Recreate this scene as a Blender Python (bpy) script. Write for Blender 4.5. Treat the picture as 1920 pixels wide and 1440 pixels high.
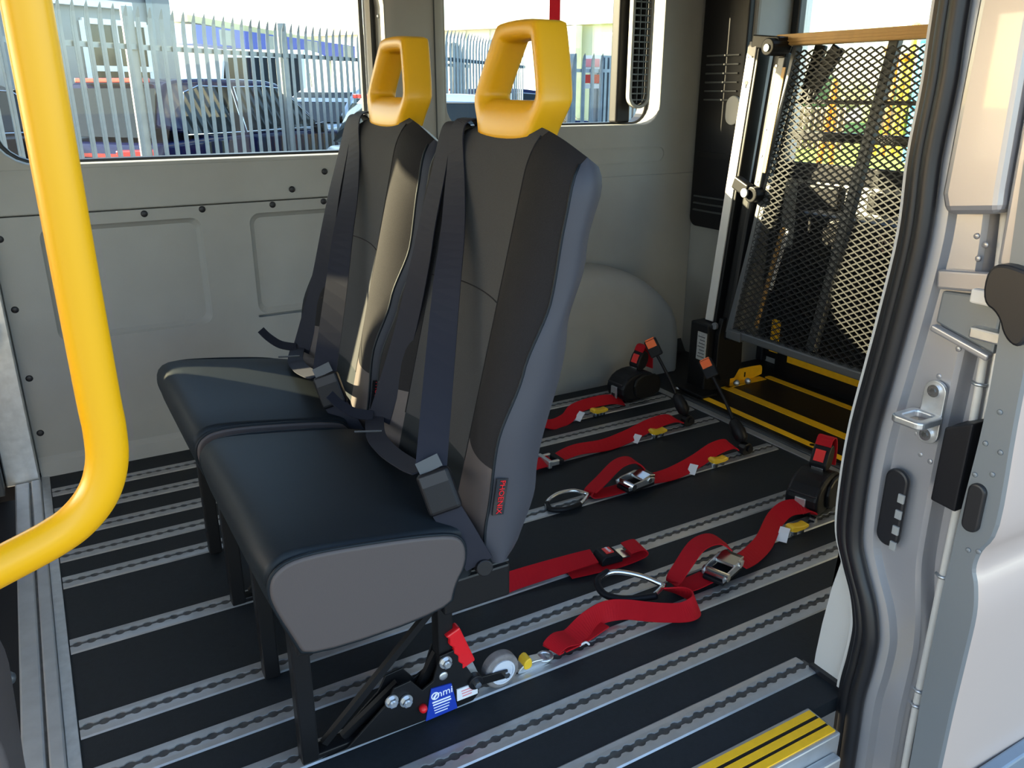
import bpy, bmesh, math, random
from mathutils import Vector, Matrix
random.seed(7)
for o in list(bpy.data.objects): bpy.data.objects.remove(o)
scene = bpy.context.scene
COL = scene.collection
PI = math.pi

# ------------------------------------------------------------------ camera
# X runs towards the rear of the van, Y across it towards the far wall, Z up, van floor at z = 0
CAM_H = 1.02
F_PX = 1538.0
def _ray(px, py): return Vector(((px-960)/F_PX, -(py-720)/F_PX, -1.0))
_X = _ray(3770, 172).normalized()
_Y = _ray(10, 166).normalized()
_Y = (_Y - _X*_X.dot(_Y)).normalized()
_Z = _X.cross(_Y)
ROT = Matrix((_X, _Y, _Z))
cam_data = bpy.data.cameras.new('camera')
cam_data.sensor_width = 36.0
cam_data.lens = F_PX/1920*36.0
cam_data.clip_start = 0.02
cam_data.clip_end = 400
cam = bpy.data.objects.new('camera', cam_data)
cam.matrix_world = Matrix.Translation((0, 0, CAM_H)) @ ROT.to_4x4()
COL.objects.link(cam)
scene.camera = cam

# ------------------------------------------------------------------ sky, sun, exposure
SUN_TRAVEL = Vector((1.15, -1.0, -0.50)).normalized()
world = bpy.data.worlds.new('world')
scene.world = world
world.use_nodes = True
wn = world.node_tree
wn.nodes.clear()
w_out = wn.nodes.new('ShaderNodeOutputWorld')
w_bg = wn.nodes.new('ShaderNodeBackground')
w_sky = wn.nodes.new('ShaderNodeTexSky')
w_sky.sky_type = 'NISHITA'
w_sky.sun_disc = False
w_sky.sun_elevation = math.asin(-SUN_TRAVEL.z)
w_sky.sun_rotation = math.atan2(-SUN_TRAVEL.x, -SUN_TRAVEL.y)
w_sky.dust_density = 1.0
w_sky.air_density = 1.0
w_bg.inputs['Strength'].default_value = 0.48
wn.links.new(w_sky.outputs[0], w_bg.inputs['Color'])
wn.links.new(w_bg.outputs[0], w_out.inputs['Surface'])
sun_data = bpy.data.lights.new('sun', 'SUN')
sun_data.energy = 23.0
sun_data.color = (1.0, 0.80, 0.50)
sun_data.angle = 0.009
sun = bpy.data.objects.new('sun', sun_data)
sun.rotation_euler = SUN_TRAVEL.to_track_quat('-Z', 'Y').to_euler()
sun.location = (-3, 8, 8)
COL.objects.link(sun)
vs = scene.view_settings
vs.view_transform = 'Standard'
vs.look = 'None'
vs.gamma = 1.0
vs.use_curve_mapping = False
vs.exposure = 0.75

# ------------------------------------------------------------------ materials
MATS = {}
def mat(name, col, rough=0.5, metal=0.0, var=0.0, scale=40.0, bump=0.0, bscale=None, coat=0.0, spec=None, sheen=0.0):
    m = bpy.data.materials.new(name)
    m.use_nodes = True
    nt = m.node_tree
    b = nt.nodes['Principled BSDF']
    b.inputs['Base Color'].default_value = (*col, 1)
    b.inputs['Roughness'].default_value = rough
    b.inputs['Metallic'].default_value = metal
    if coat: b.inputs['Coat Weight'].default_value = coat
    if spec is not None: b.inputs['Specular IOR Level'].default_value = spec
    if sheen:
        b.inputs['Sheen Weight'].default_value = sheen
        b.inputs['Sheen Roughness'].default_value = 0.5
    if var or bump:
        tc = nt.nodes.new('ShaderNodeTexCoord')
        nz = nt.nodes.new('ShaderNodeTexNoise')
        nz.inputs['Scale'].default_value = scale
        nz.inputs['Detail'].default_value = 6
        nt.links.new(tc.outputs['Object'], nz.inputs['Vector'])
        if var:
            mp = nt.nodes.new('ShaderNodeMapRange')
            mp.inputs['From Min'].default_value = 0.3
            mp.inputs['From Max'].default_value = 0.7
            mp.inputs['To Min'].default_value = 1-var
            mp.inputs['To Max'].default_value = 1+var
            nt.links.new(nz.outputs['Fac'], mp.inputs['Value'])
            mx = nt.nodes.new('ShaderNodeMix')
            mx.data_type = 'RGBA'
            mx.blend_type = 'MULTIPLY'
            mx.inputs['Factor'].default_value = 1.0
            mx.inputs[6].default_value = (*col, 1)
            nt.links.new(mp.outputs[0], mx.inputs[7])
            nt.links.new(mx.outputs[2], b.inputs['Base Color'])
        if bump:
            n2 = nz
            if bscale:
                n2 = nt.nodes.new('ShaderNodeTexNoise')
                n2.inputs['Scale'].default_value = bscale
                n2.inputs['Detail'].default_value = 3
                nt.links.new(tc.outputs['Object'], n2.inputs['Vector'])
            bp = nt.nodes.new('ShaderNodeBump')
            bp.inputs['Strength'].default_value = bump
            bp.inputs['Distance'].default_value = 0.002
            nt.links.new(n2.outputs['Fac'], bp.inputs['Height'])
            nt.links.new(bp.outputs[0], b.inputs['Normal'])
    MATS[name] = m
    return m
def webbing(name, col, axis='X', scale=260.0):
    m = mat(name, col, 0.75, spec=0.25)
    nt = m.node_tree
    b = nt.nodes['Principled BSDF']
    tc = nt.nodes.new('ShaderNodeTexCoord')
    wv = nt.nodes.new('ShaderNodeTexWave')
    wv.bands_direction = axis
    wv.inputs['Scale'].default_value = scale
    wv.inputs['Distortion'].default_value = 0.2
    nt.links.new(tc.outputs['UV'], wv.inputs['Vector'])
    bp = nt.nodes.new('ShaderNodeBump')
    bp.inputs['Strength'].default_value = 0.4
    bp.inputs['Distance'].default_value = 0.001
    nt.links.new(wv.outputs['Fac'], bp.inputs['Height'])
    nt.links.new(bp.outputs[0], b.inputs['Normal'])
    return m
def glassmat(name, tint=(0.92, 0.96, 0.95), gloss=0.06):
    m = bpy.data.materials.new(name)
    m.use_nodes = True
    nt = m.node_tree
    nt.nodes.clear()
    out = nt.nodes.new('ShaderNodeOutputMaterial')
    tr = nt.nodes.new('ShaderNodeBsdfTransparent')
    tr.inputs[0].default_value = (*tint, 1)
    gl = nt.nodes.new('ShaderNodeBsdfGlossy')
    gl.inputs['Roughness'].default_value = 0.02
    mx = nt.nodes.new('ShaderNodeMixShader')
    mx.inputs[0].default_value = gloss*0.5
    nt.links.new(tr.outputs[0], mx.inputs[1])
    nt.links.new(gl.outputs[0], mx.inputs[2])
    nt.links.new(mx.outputs[0], out.inputs['Surface'])
    MATS[name] = m
    return m
mat('vinyl_floor', (0.013, 0.0165, 0.020), 0.6, spec=0.3, var=0.12, scale=120, bump=0.25, bscale=600)
mat('alu', (0.50, 0.51, 0.52), 0.42, 0.75, var=0.08, scale=30)
mat('alu_dark', (0.10, 0.10, 0.10), 0.5, 0.7, var=0.3, scale=60)
mat('steel', (0.70, 0.71, 0.73), 0.25, 1.0)
mat('zinc', (0.62, 0.64, 0.66), 0.4, 0.9, var=0.1, scale=50)
mat('lining', (0.305, 0.302, 0.285), 0.62, var=0.03, scale=12, bump=0.12, bscale=500)
mat('cream', (0.66, 0.63, 0.58), 0.55, bump=0.08, bscale=500)
mat('ceiling', (0.62, 0.61, 0.57), 0.8)
mat('black_plastic', (0.008, 0.008, 0.010), 0.48, spec=0.25, bump=0.1, bscale=700)
mat('black_metal', (0.007, 0.007, 0.008), 0.42, spec=0.3)
mat('mesh_metal', (0.018, 0.019, 0.020), 0.55, spec=0.3)
mat('frame_metal', (0.085, 0.09, 0.095), 0.45)
mat('grey_metal', (0.055, 0.06, 0.065), 0.4)
mat('rubber', (0.012, 0.012, 0.014), 0.42)
mat('seat_vinyl', (0.008, 0.012, 0.016), 0.52, spec=0.22, bump=0.12, bscale=900, var=0.05, scale=10)
mat('seat_side', (0.085, 0.071, 0.069), 0.5, spec=0.3, bump=0.12, bscale=900)
mat('back_side', (0.048, 0.049, 0.060), 0.5, spec=0.3, bump=0.12, bscale=900)
mat('fabric_grey', (0.046, 0.046, 0.048), 0.9, spec=0.2, var=0.12, scale=900, bump=0.25, bscale=1200)
mat('fabric_black', (0.019, 0.018, 0.019), 0.9, spec=0.12, var=0.2, scale=900, bump=0.25, bscale=1200)
mat('yellow_foam', (0.77, 0.385, 0.001), 0.34, spec=0.45)
mat('yellow_plastic', (0.68, 0.345, 0.003), 0.42, bump=0.05, bscale=500)
mat('yellow_paint', (0.92, 0.49, 0.008), 0.55, var=0.05, scale=60)
mat('yellow_clip', (0.85, 0.52, 0.03), 0.4)
mat('red_plastic', (0.70, 0.010, 0.016), 0.35)
mat('red_button', (0.80, 0.035, 0.03), 0.35)
mat('orange_button', (0.95, 0.16, 0.03), 0.35)
mat('ochre', (0.48, 0.28, 0.09), 0.6, var=0.1, scale=30)
mat('silver_paint', (0.42, 0.41, 0.42), 0.36, 0.55, coat=0.35)
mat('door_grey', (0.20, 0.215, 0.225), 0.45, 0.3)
mat('door_skin', (0.52, 0.42, 0.365), 0.4, 0.15, coat=0.3)
mat('paper', (0.75, 0.75, 0.78), 0.6)
mat('label_blue', (0.012, 0.045, 0.38), 0.4)
mat('label_pale', (0.42, 0.42, 0.40), 0.5, var=0.3, scale=300)
mat('ink_red', (0.75, 0.25, 0.28), 0.5)
mat('white_ink', (0.85, 0.87, 0.92), 0.5)
mat('wheel_rubber', (0.20, 0.18, 0.175), 0.6, var=0.2, scale=60)
mat('wheel_hub', (0.62, 0.65, 0.72), 0.4)
mat('plug', (0.008, 0.008, 0.012), 0.5)
mat('emblem', (0.55, 0.42, 0.38), 0.4, 0.3)
webbing('web_red', (0.44, 0.003, 0.010), 'Y', 60)
webbing('web_black', (0.016, 0.017, 0.026), 'X', 8)
glassmat('glass')
# outside
mat('asphalt', (0.17, 0.167, 0.165), 0.9, var=0.2, scale=3)
mat('lawn', (0.30, 0.42, 0.06), 0.95, var=0.2, scale=2)
mat('galv', (0.25, 0.28, 0.295), 0.5, 0.55, var=0.1, scale=10)
mat('galv_blue', (0.22, 0.27, 0.32), 0.5, 0.4, var=0.15, scale=6)
mat('render_grey', (0.27, 0.28, 0.285), 0.85, var=0.06, scale=4)
mat('brick_pale', (0.62, 0.60, 0.52), 0.85, var=0.1, scale=4)
mat('white_frame', (0.85, 0.85, 0.85), 0.5)
mat('cladding', (0.80, 0.78, 0.70), 0.7, var=0.04, scale=1)
mat('roof_yellow', (0.60, 0.56, 0.30), 0.8)
mat('blue_fascia', (0.03, 0.08, 0.42), 0.5)
mat('car_blue', (0.006, 0.010, 0.055), 0.12, 0.0, spec=0.3)
mat('car_white', (0.80, 0.81, 0.80), 0.35, coat=0.6)
mat('car_silver', (0.50, 0.55, 0.60), 0.3, 0.4, coat=0.6)
mat('car_maroon', (0.30, 0.012, 0.02), 0.3, coat=0.6)
mat('car_black', (0.012, 0.013, 0.016), 0.25, coat=0.6)
mat('car_glass', (0.014, 0.020, 0.024), 0.04, spec=0.25)
mat('chrome', (0.85, 0.86, 0.87), 0.12, 1.0)
mat('tail_red', (0.55, 0.012, 0.014), 0.25, coat=0.5)
mat('tyre', (0.014, 0.014, 0.014), 0.7)
mat('play_orange', (0.90, 0.30, 0.02), 0.5)
mat('play_yellow', (0.88, 0.58, 0.06), 0.5)
mat('play_blue', (0.03, 0.34, 0.75), 0.4)
mat('play_green', (0.26, 0.32, 0.13), 0.9, var=0.2, scale=3)
mat('timber', (0.45, 0.30, 0.20), 0.8, var=0.1, scale=6)
mat('sign_red', (0.70, 0.05, 0.04), 0.5)

# ------------------------------------------------------------------ mesh helpers
ORG = {}
def V(*a): return Vector(a)
class MB:
    def __init__(s): s.v = []; s.f = []; s.uv = None
    def add(s, vs, fs):
        n = len(s.v); s.v += [Vector(p) for p in vs]; s.f += [tuple(i+n for i in f) for f in fs]; return s
    def box(s, a, b):
        x0, y0, z0 = a; x1, y1, z1 = b
        return s.add([(x0,y0,z0),(x1,y0,z0),(x1,y1,z0),(x0,y1,z0),(x0,y0,z1),(x1,y0,z1),(x1,y1,z1),(x0,y1,z1)],
                     [(0,3,2,1),(4,5,6,7),(0,1,5,4),(1,2,6,5),(2,3,7,6),(3,0,4,7)])
    def bar(s, p, q, w, h, up=(0,0,1)):           # rectangular bar p->q, w sideways, h along up
        p, q = Vector(p), Vector(q); d = (q-p).normalized(); up = Vector(up)
        sd = d.cross(up)
        if sd.length < 1e-4: sd = d.cross(Vector((1,0,0)))
        sd.normalize(); u = sd.cross(d).normalized()
        c = []
        for o in (p, q):
            for a, b in ((-1,-1),(1,-1),(1,1),(-1,1)): c.append(o + sd*(a*w/2) + u*(b*h/2))
        return s.add(c, [(0,1,2,3),(7,6,5,4),(0,4,5,1),(1,5,6,2),(2,6,7,3),(3,7,4,0)])
    def prism(s, pts, ax, a, b):                  # outline in the plane normal to ax, from a to b
        def mk(p, t):
            return (t,p[0],p[1]) if ax == 'x' else ((p[0],t,p[1]) if ax == 'y' else (p[0],p[1],t))
        n = len(pts)
        vs = [mk(p, a) for p in pts] + [mk(p, b) for p in pts]
        fs = [tuple(range(n))[::-1], tuple(range(n, 2*n))] + [(i,(i+1)%n,n+(i+1)%n,n+i) for i in range(n)]
        return s.add(vs, fs)
    def ring(s, outer, inner, ax, a, b):          # frame between two outlines with equal counts
        def mk(p, t):
            return (t,p[0],p[1]) if ax == 'x' else ((p[0],t,p[1]) if ax == 'y' else (p[0],p[1],t))
        n = len(outer)
        vs = [mk(p,a) for p in outer]+[mk(p,a) for p in inner]+[mk(p,b) for p in outer]+[mk(p,b) for p in inner]
        fs = []
        for i in range(n):
            j = (i+1) % n
            fs += [(i,j,n+j,n+i),(2*n+j,2*n+i,3*n+i,3*n+j),(j,i,2*n+i,2*n+j),(n+i,n+j,3*n+j,3*n+i)]
        return s.add(vs, fs)
    def tube(s, pts, r, n=12, closed=False, cap=True):
        pts = [Vector(p) for p in pts]; m = len(pts)
        rr = r if isinstance(r, (list, tuple)) else [r]*m
        t0 = (pts[1]-pts[0]).normalized()
        u = t0.cross(Vector((0,0,1)))
        if u.length < 1e-3: u = t0.cross(Vector((1,0,0)))
        u.normalize(); vs = []
        for i, p in enumerate(pts):
            if closed: t = (pts[(i+1) % m]-pts[i-1]).normalized()
            else: t = (pts[min(i+1,m-1)]-pts[max(i-1,0)]).normalized()
            u = (u - t*u.dot(t)).normalized(); w = t.cross(u)
            for k in range(n):
                a = 2*PI*k/n; vs.append(p + (u*math.cos(a)+w*math.sin(a))*rr[i])
        fs = []
        for i in range(m if closed else m-1):
            j = (i+1) % m
            for k in range(n):
                l = (k+1) % n; fs.append((i*n+k, i*n+l, j*n+l, j*n+k))
        if cap and not closed: fs += [tuple(range(n))[::-1], tuple((m-1)*n+k for k in range(n))]
        return s.add(vs, fs)
    def cyl(s, p, q, r, n=20, r2=None): return s.tube([p, q], [r, r if r2 is None else r2], n)
    def dome(s, c, d, r, h, n=16):                # low dome at c pointing along d
        c, d = Vector(c), Vector(d).normalized()
        return s.tube([c, c+d*h*0.55, c+d*h*0.85, c+d*h], [r, r*0.92, r*0.65, r*0.15], n)
    def ribbon(s, pts, w, th=0.0025, sides=None):
        pts = [Vector(p) for p in pts]; m = len(pts); vs = []
        for i, p in enumerate(pts):
            t = (pts[min(i+1,m-1)]-pts[max(i-1,0)]).normalized()
            if sides is None:
                sd = t.cross(Vector((0,0,1)))
                if sd.length < 1e-3: sd = Vector((0,1,0))
            else: sd = Vector(sides[i] if isinstance(sides, list) else sides)
            sd = (sd - t*sd.dot(t)).normalized(); nn = sd.cross(t)
            for a, b in ((-1,-1),(1,-1),(1,1),(-1,1)): vs.append(p + sd*(a*w/2) + nn*(b*th/2))
        fs = [(3,2,1,0), tuple((m-1)*4+k for k in range(4))]
        for i in range(m-1):
            for k in range(4):
                l = (k+1) % 4; fs.append((i*4+k, i*4+l, i*4+4+l, i*4+4+k))
        return s.add(vs, fs)
    def grid(s, fn, nu, nv):
        vs = [fn(i/(nu-1), j/(nv-1)) for j in range(nv) for i in range(nu)]
        return s.add(vs, [(j*nu+i, j*nu+i+1, (j+1)*nu+i+1, (j+1)*nu+i) for j in range(nv-1) for i in range(nu-1)])
    def build(s, name, m, parent=None, smooth=False, bevel=0.0, seg=2, solid=0.0, subd=0, origin=None):
        lo = Vector((min(v.x for v in s.v), min(v.y for v in s.v), min(v.z for v in s.v)))
        hi = Vector((max(v.x for v in s.v), max(v.y for v in s.v), max(v.z for v in s.v)))
        org = Vector(origin) if origin else Vector(((lo.x+hi.x)/2, (lo.y+hi.y)/2, lo.z if parent is None else (lo.z+hi.z)/2))
        me = bpy.data.meshes.new(name)
        me.from_pydata([v-org for v in s.v], [], s.f)
        me.update()
        bm = bmesh.new(); bm.from_mesh(me)
        bmesh.ops.recalc_face_normals(bm, faces=bm.faces)
        bm.to_mesh(me); bm.free()
        me.materials.append(MATS[m] if isinstance(m, str) else m)
        o = bpy.data.objects.new(name, me); COL.objects.link(o)
        return finish(o, org, parent, smooth, bevel, seg, solid, subd)
def finish(o, org, parent, smooth=False, bevel=0.0, seg=2, solid=0.0, subd=0):
    ORG[o.name] = org
    if parent is not None:
        o.parent = parent; o.location = org - ORG[parent.name]
    else: o.location = org
    if smooth:
        for p in o.data.polygons: p.use_smooth = True
    if solid:
        md = o.modifiers.new('solid', 'SOLIDIFY'); md.thickness = solid; md.offset = -1
    if bevel:
        md = o.modifiers.new('bevel', 'BEVEL'); md.width = bevel; md.segments = seg
        md.limit_method = 'ANGLE'; md.angle_limit = 0.6; md.harden_normals = smooth
    if subd:
        md = o.modifiers.new('sub', 'SUBSURF'); md.levels = subd; md.render_levels = subd
    return o
def tag(o, label=None, cat=None, group=None, kind=None):
    if label: o['label'] = label
    if cat: o['category'] = cat
    if group: o['group'] = group
    if kind: o['kind'] = kind
    return o
def empty(name, loc):
    o = bpy.data.objects.new(name, None); COL.objects.link(o)
    o.empty_display_size = 0.05; o.location = loc; ORG[o.name] = Vector(loc)
    return o
def thing(name, loc, label, cat, group=None): return tag(empty(name, loc), label, cat, group)
def copy_tree(o, parent=None):
    c = o.copy(); COL.objects.link(c); c.parent = parent
    for ch in list(o.children): copy_tree(ch, c)
    return c
def text(name, body, size, M, m, parent, extrude=0.0004):
    cu = bpy.data.curves.new(name, 'FONT'); cu.body = body; cu.size = size; cu.extrude = extrude
    cu.align_x = 'CENTER'; cu.align_y = 'CENTER'; cu.resolution_u = 2
    t = bpy.data.objects.new(name+'_tmp', cu); COL.objects.link(t)
    dg = bpy.context.evaluated_depsgraph_get()
    me = bpy.data.meshes.new_from_object(t.evaluated_get(dg))
    bpy.data.objects.remove(t); bpy.data.curves.remove(cu)
    org = M.translation.copy(); R3 = M.to_3x3()
    for v in me.vertices: v.co = R3 @ v.co
    me.materials.clear(); me.materials.append(MATS[m])
    o = bpy.data.objects.new(name, me); COL.objects.link(o)
    return finish(o, org, parent)
def frame(origin, xdir, ydir):
    x = Vector(xdir).normalized(); y = Vector(ydir); y = (y - x*y.dot(x)).normalized(); z = x.cross(y)
    return Matrix.Translation(origin) @ Matrix((x, y, z)).transposed().to_4x4()
def chaikin(pts, it=2, closed=True):
    for _ in range(it):
        out = []; n = len(pts)
        for i in range(n if closed else n-1):
            a, b = pts[i], pts[(i+1) % n]
            out.append(tuple(a[k]*0.75+b[k]*0.25 for k in range(len(a))))
            out.append(tuple(a[k]*0.25+b[k]*0.75 for k in range(len(a))))
        if not closed: out = [pts[0]] + out + [pts[-1]]
        pts = out
    return pts
def rrect(x0, y0, x1, y1, r, n=6, corners=(1,1,1,1)):
    out = []
    for k, (cx, cy, a0) in enumerate(((x0+r,y0+r,PI),(x1-r,y0+r,1.5*PI),(x1-r,y1-r,0),(x0+r,y1-r,0.5*PI))):
        for i in range(n+1):
            a = a0+0.5*PI*i/n
            if corners[k]: out.append((cx+r*math.cos(a), cy+r*math.sin(a)))
            else:
                px = x0 if k in (0,3) else x1; py = y0 if k in (0,1) else y1
                out.append((px+1e-5*i, py+1e-5*i*(1 if k < 2 else -1)))
    return out
def interp(x, xs, ys):
    if x <= xs[0]: return ys[0]
    for i in range(len(xs)-1):
        if x <= xs[i+1]:
            t = (x-xs[i])/(xs[i+1]-xs[i]); t = t*t*(3-2*t)
            return ys[i]+(ys[i+1]-ys[i])*t
    return ys[-1]
def struct(o): o['kind'] = 'structure'; return o
def spline(pts, n=8):
    P = [Vector(p) for p in pts]; out = []
    for i in range(len(P)-1):
        p0, p1, p2, p3 = P[max(i-1,0)], P[i], P[i+1], P[min(i+2,len(P)-1)]
        for k in range(n):
            t = k/n
            out.append(0.5*((2*p1)+(p2-p0)*t+(2*p0-5*p1+4*p2-p3)*t*t+(3*p1-p0-3*p2+p3)*t**3))
    out.append(P[-1]); return out

# =================================================================== THE VAN SHELL
WALL_Y = 2.47
ROOF_Z = 1.50
floor = struct(MB().box((-0.11,0.735,-0.03),(1.86,2.50,0.0)).build('floor', 'vinyl_floor'))
tag(floor, 'dark grey vinyl van floor with aluminium rails')
MB().box((1.86,0.80,-0.03),(2.46,2.50,-0.002)).build('rear_floor_panel', 'black_metal', floor)
MB().box((-1.9,0.6,-0.06),(-0.21,2.50,-0.03)).build('cab_floor_panel', 'black_plastic', floor)
# floor edge trims
MB().box((-0.0965,0.735,0.0),(-0.076,2.44,0.003)).build('edge_trim', 'zinc', floor, bevel=0.001)
MB().box((1.842,0.85,0.0),(1.868,2.20,0.004)).build('edge_trim', 'alu', floor, bevel=0.001)
# restraint rails: flat flanges, scalloped slot, recessed channel
def rail_mesh(L):
    mb = MB(); hw, lip, top, dep = 0.026, 0.0048, 0.0032, -0.0075
    pitch, r, step = 0.0254, 0.0092, 6
    n = int(L/pitch); xs = []
    for i in range(n):
        for k in range(step): xs.append((i+k/step)*pitch)
    xs.append(n*pitch); xs[-1] = min(xs[-1], L)
    def edge(x):
        t = (x/pitch) % 1.0; dx = abs(t-0.5)*pitch
        c = math.sqrt(max(r*r-dx*dx, 0)) if dx < r else 0
        return max(lip, c)
    for sg in (-1, 1):
        vs = []
        for x in xs:
            e = edge(x)
            vs += [(x, sg*hw, 0.0), (x, sg*(hw-0.003), top*0.7), (x, sg*0.013, top), (x, sg*e, top), (x, sg*e, dep)]
        fs = [(i*5+k, i*5+k+1, (i+1)*5+k+1, (i+1)*5+k) for i in range(len(xs)-1) for k in range(4)]
        mb.add(vs, fs)
    return mb
def rail_bed(L):
    return MB().box((0,-0.012,-0.012),(L,0.012,-0.0072))
RAIL_Y = [2.320, 2.192, 2.066, 1.946, 1.826, 1.574, 1.322, 1.194, 1.076, 0.951, 0.824]
X0 = -0.074
for i, ry in enumerate(RAIL_Y):
    x1 = {0: 1.50, 10: 1.128}.get(i, 1.845)
    mb = rail_mesh(x1-X0)
    for v in mb.v: v.x += X0; v.y += ry; v.z += 0.0005
    r = mb.build('floor_rail', 'alu', floor)
    mb = rail_bed(x1-X0)
    for v in mb.v: v.x += X0; v.y += ry; v.z += 0.0085
    mb.build('slot', 'alu_dark', r)
# step edge with yellow stripes
st = thing('step_edge', (0.6,0.70,-0.1), 'aluminium door step edge with three yellow stripes', 'step')
MB().box((0.10,0.672,-0.10),(1.032,0.742,0.003)).build('step_profile', 'alu', st, bevel=0.003)
for k, yy in enumerate((0.686, 0.706, 0.727)):
    MB().box((0.11,yy-0.007,0.003),(1.026,yy+0.007,0.0055)).build('yellow_strip', 'yellow_paint', st)
for yy in (0.6965, 0.7165):
    MB().box((0.11,yy-0.0033,0.003),(1.026,yy+0.0033,0.0045)).build('black_strip', 'black_plastic', st)
MB().box((0.10,0.655,-0.16),(1.02,0.672,-0.03)).build('lower_profile', 'alu', st, bevel=0.004)

# ---------------- far wall with two windows
def wall_panel(name, rects, m, y0, y1, parent=None, **k):
    mb = MB()
    for (xa, za, xb, zb) in rects: mb.box((xa, y0, za), (xb, y1, zb))
    return mb.build(name, m, parent, **k)
W1 = (-0.055, 0.835, 1.0, 1.345); W2 = (1.20, 0.90, 2.065, 1.40)
def wall_with_hole(mb, x0, z0, x1, z1, hole, y0, y1, r):
    h = rrect(hole[0], hole[1], hole[2], hole[3], r, 6)
    n = len(h)
    o = []
    cx, cz = (hole[0]+hole[2])/2, (hole[1]+hole[3])/2
    per = n//4
    cs = [(x0,z0),(x1,z0),(x1,z1),(x0,z1)]
    # outer points: matched to the corner arcs
    for k in range(4):
        for i in range(per): o.append(cs[k])
    vs = []; fs = []
    for y in (y0, y1):
        vs += [(p[0],y,p[1]) for p in o] + [(p[0],y,p[1]) for p in h]
    N = 2*n
    for i in range(n):
        j = (i+1) % n
        if o[i] == o[j]:
            fs += [(i,n+j,n+i),(N+i,N+n+i,N+n+j)]
        else:
            fs += [(i,j,n+j,n+i),(N+j,N+i,N+n+i,N+n+j)]
        fs.append((n+i,n+j,N+n+j,N+n+i))
    mb.add(vs, fs)
mb = MB()
mb.box((-0.35,2.475,-0.03),(1.06,2.60,0.72))
mb.box((1.06,2.475,-0.03),(2.26,2.60,0.72))
wall_with_hole(mb, -0.35, 0.72, 1.06, ROOF_Z, W1, 2.475, 2.60, 0.095)
wall_with_hole(mb, 1.06, 0.72, 2.26, ROOF_Z, W2, 2.475, 2.60, 0.07)
mb.box((-1.9,2.475,-0.03),(-0.35,2.60,0.80)); mb.box((-1.9,2.475,1.43),(-0.35,2.60,ROOF_Z)); mb.box((-1.9,2.475,0.80),(-0.76,2.60,1.43)); mb.box((-0.475,2.475,0.80),(-0.35,2.60,1.43))  # unseen cab side, solid but for an opening added to sun the far seat
wall_far = struct(mb.build('wall_far', 'lining', bevel=0.004))
tag(wall_far, 'grey lined far side wall of the van')
MB().box((-0.77,2.535,0.79),(-0.465,2.539,1.44)).build('added_sun_pane', 'glass', wall_far)  # pane of the added out-of-view opening that makes the seat's sun patch
# sloping sill band below the first window
mb = MB().prism([(2.474,0.715),(2.452,0.715),(2.452,0.728),(2.461,0.752),(2.462,0.790),(2.474,0.828)], 'x', -0.35, 0.99)
mb.build('sill_band', 'lining', wall_far, smooth=True, bevel=0.004, seg=3)
# lower lining panel with two recessed fields
def recess_panel(mb, x0, z0, x1, z1, holes, yf, depth, r=0.03, sl=0.016):
    xs = [x0] + [v for h in holes for v in (h[0], h[2])] + [x1]
    zlo, zhi = holes[0][1], holes[0][3]
    mb.add([(x0,yf,z0),(x1,yf,z0),(x1,yf,zlo),(x0,yf,zlo)], [(0,1,2,3)])
    mb.add([(x0,yf,zhi),(x1,yf,zhi),(x1,yf,z1),(x0,yf,z1)], [(0,1,2,3)])
    for i in range(0, len(xs), 2):
        a, b = xs[i], xs[i+1]; mb.add([(a,yf,zlo),(b,yf,zlo),(b,yf,zhi),(a,yf,zhi)], [(0,1,2,3)])
    for h in holes:
        q = [(h[0],h[1]),(h[2],h[1]),(h[2],h[3]),(h[0],h[3])]
        per = 7
        o = []
        for c in q: o += [c]*per
        r1 = rrect(h[0]+0.001,h[1]+0.001,h[2]-0.001,h[3]-0.001,r,6)
        r2 = rrect(h[0]+sl*0.4,h[1]+sl*0.4,h[2]-sl*0.4,h[3]-sl*0.4,r*0.9,6)
        r3 = rrect(h[0]+sl,h[1]+sl,h[2]-sl,h[3]-sl,r*0.75,6)
        n = len(r1)
        vs = [(p[0],yf,p[1]) for p in o]+[(p[0],yf,p[1]) for p in r1]+[(p[0],yf+depth*0.45,p[1]) for p in r2]+[(p[0],yf+depth,p[1]) for p in r3]
        fs = []
        for i in range(n):
            j = (i+1) % n
            fs.append((i,n+j,n+i) if o[i] == o[j] else (i,j,n+j,n+i))
            for L in (1, 2): fs.append((L*n+i,L*n+j,(L+1)*n+j,(L+1)*n+i))
        fs.append(tuple(3*n+i for i in range(n)))
        mb.add(vs, fs)
mb = MB()
recess_panel(mb, -0.095, 0.055, 1.25, 0.712, [(0.01,0.372,0.415,0.682),(0.545,0.380,0.93,0.682)], 2.452, 0.016)
mb.add([(-0.095,2.452,0.712),(1.25,2.452,0.712),(1.25,2.474,0.712),(-0.095,2.474,0.712)], [(0,1,2,3)])
mb.add([(-0.095,2.452,0.055),(1.25,2.452,0.055),(1.25,2.443,0.04),(-0.095,2.443,0.04)], [(0,1,2,3)])
mb.add([(-0.095,2.443,0.04),(1.25,2.443,0.04),(1.25,2.435,0.0),(-0.095,2.435,0.0)], [(0,1,2,3)])
mb.add([(1.25,2.452,0.712),(1.25,2.452,0.055),(1.25,2.474,0.055),(1.25,2.474,0.712)], [(0,1,2,3)])
low = mb.build('lower_lining', 'lining', wall_far)
for (x, z) in ((0.269,0.700),(0.420,0.702),(0.617,0.702),(0.770,0.702),(-0.076,0.476),(-0.076,0.286),(-0.077,0.127),(-0.077,0.66)):
    MB().dome((x,2.453,z),(0,-1,0),0.0095,0.005).build('trim_plug', 'plug', low, smooth=True)
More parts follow.
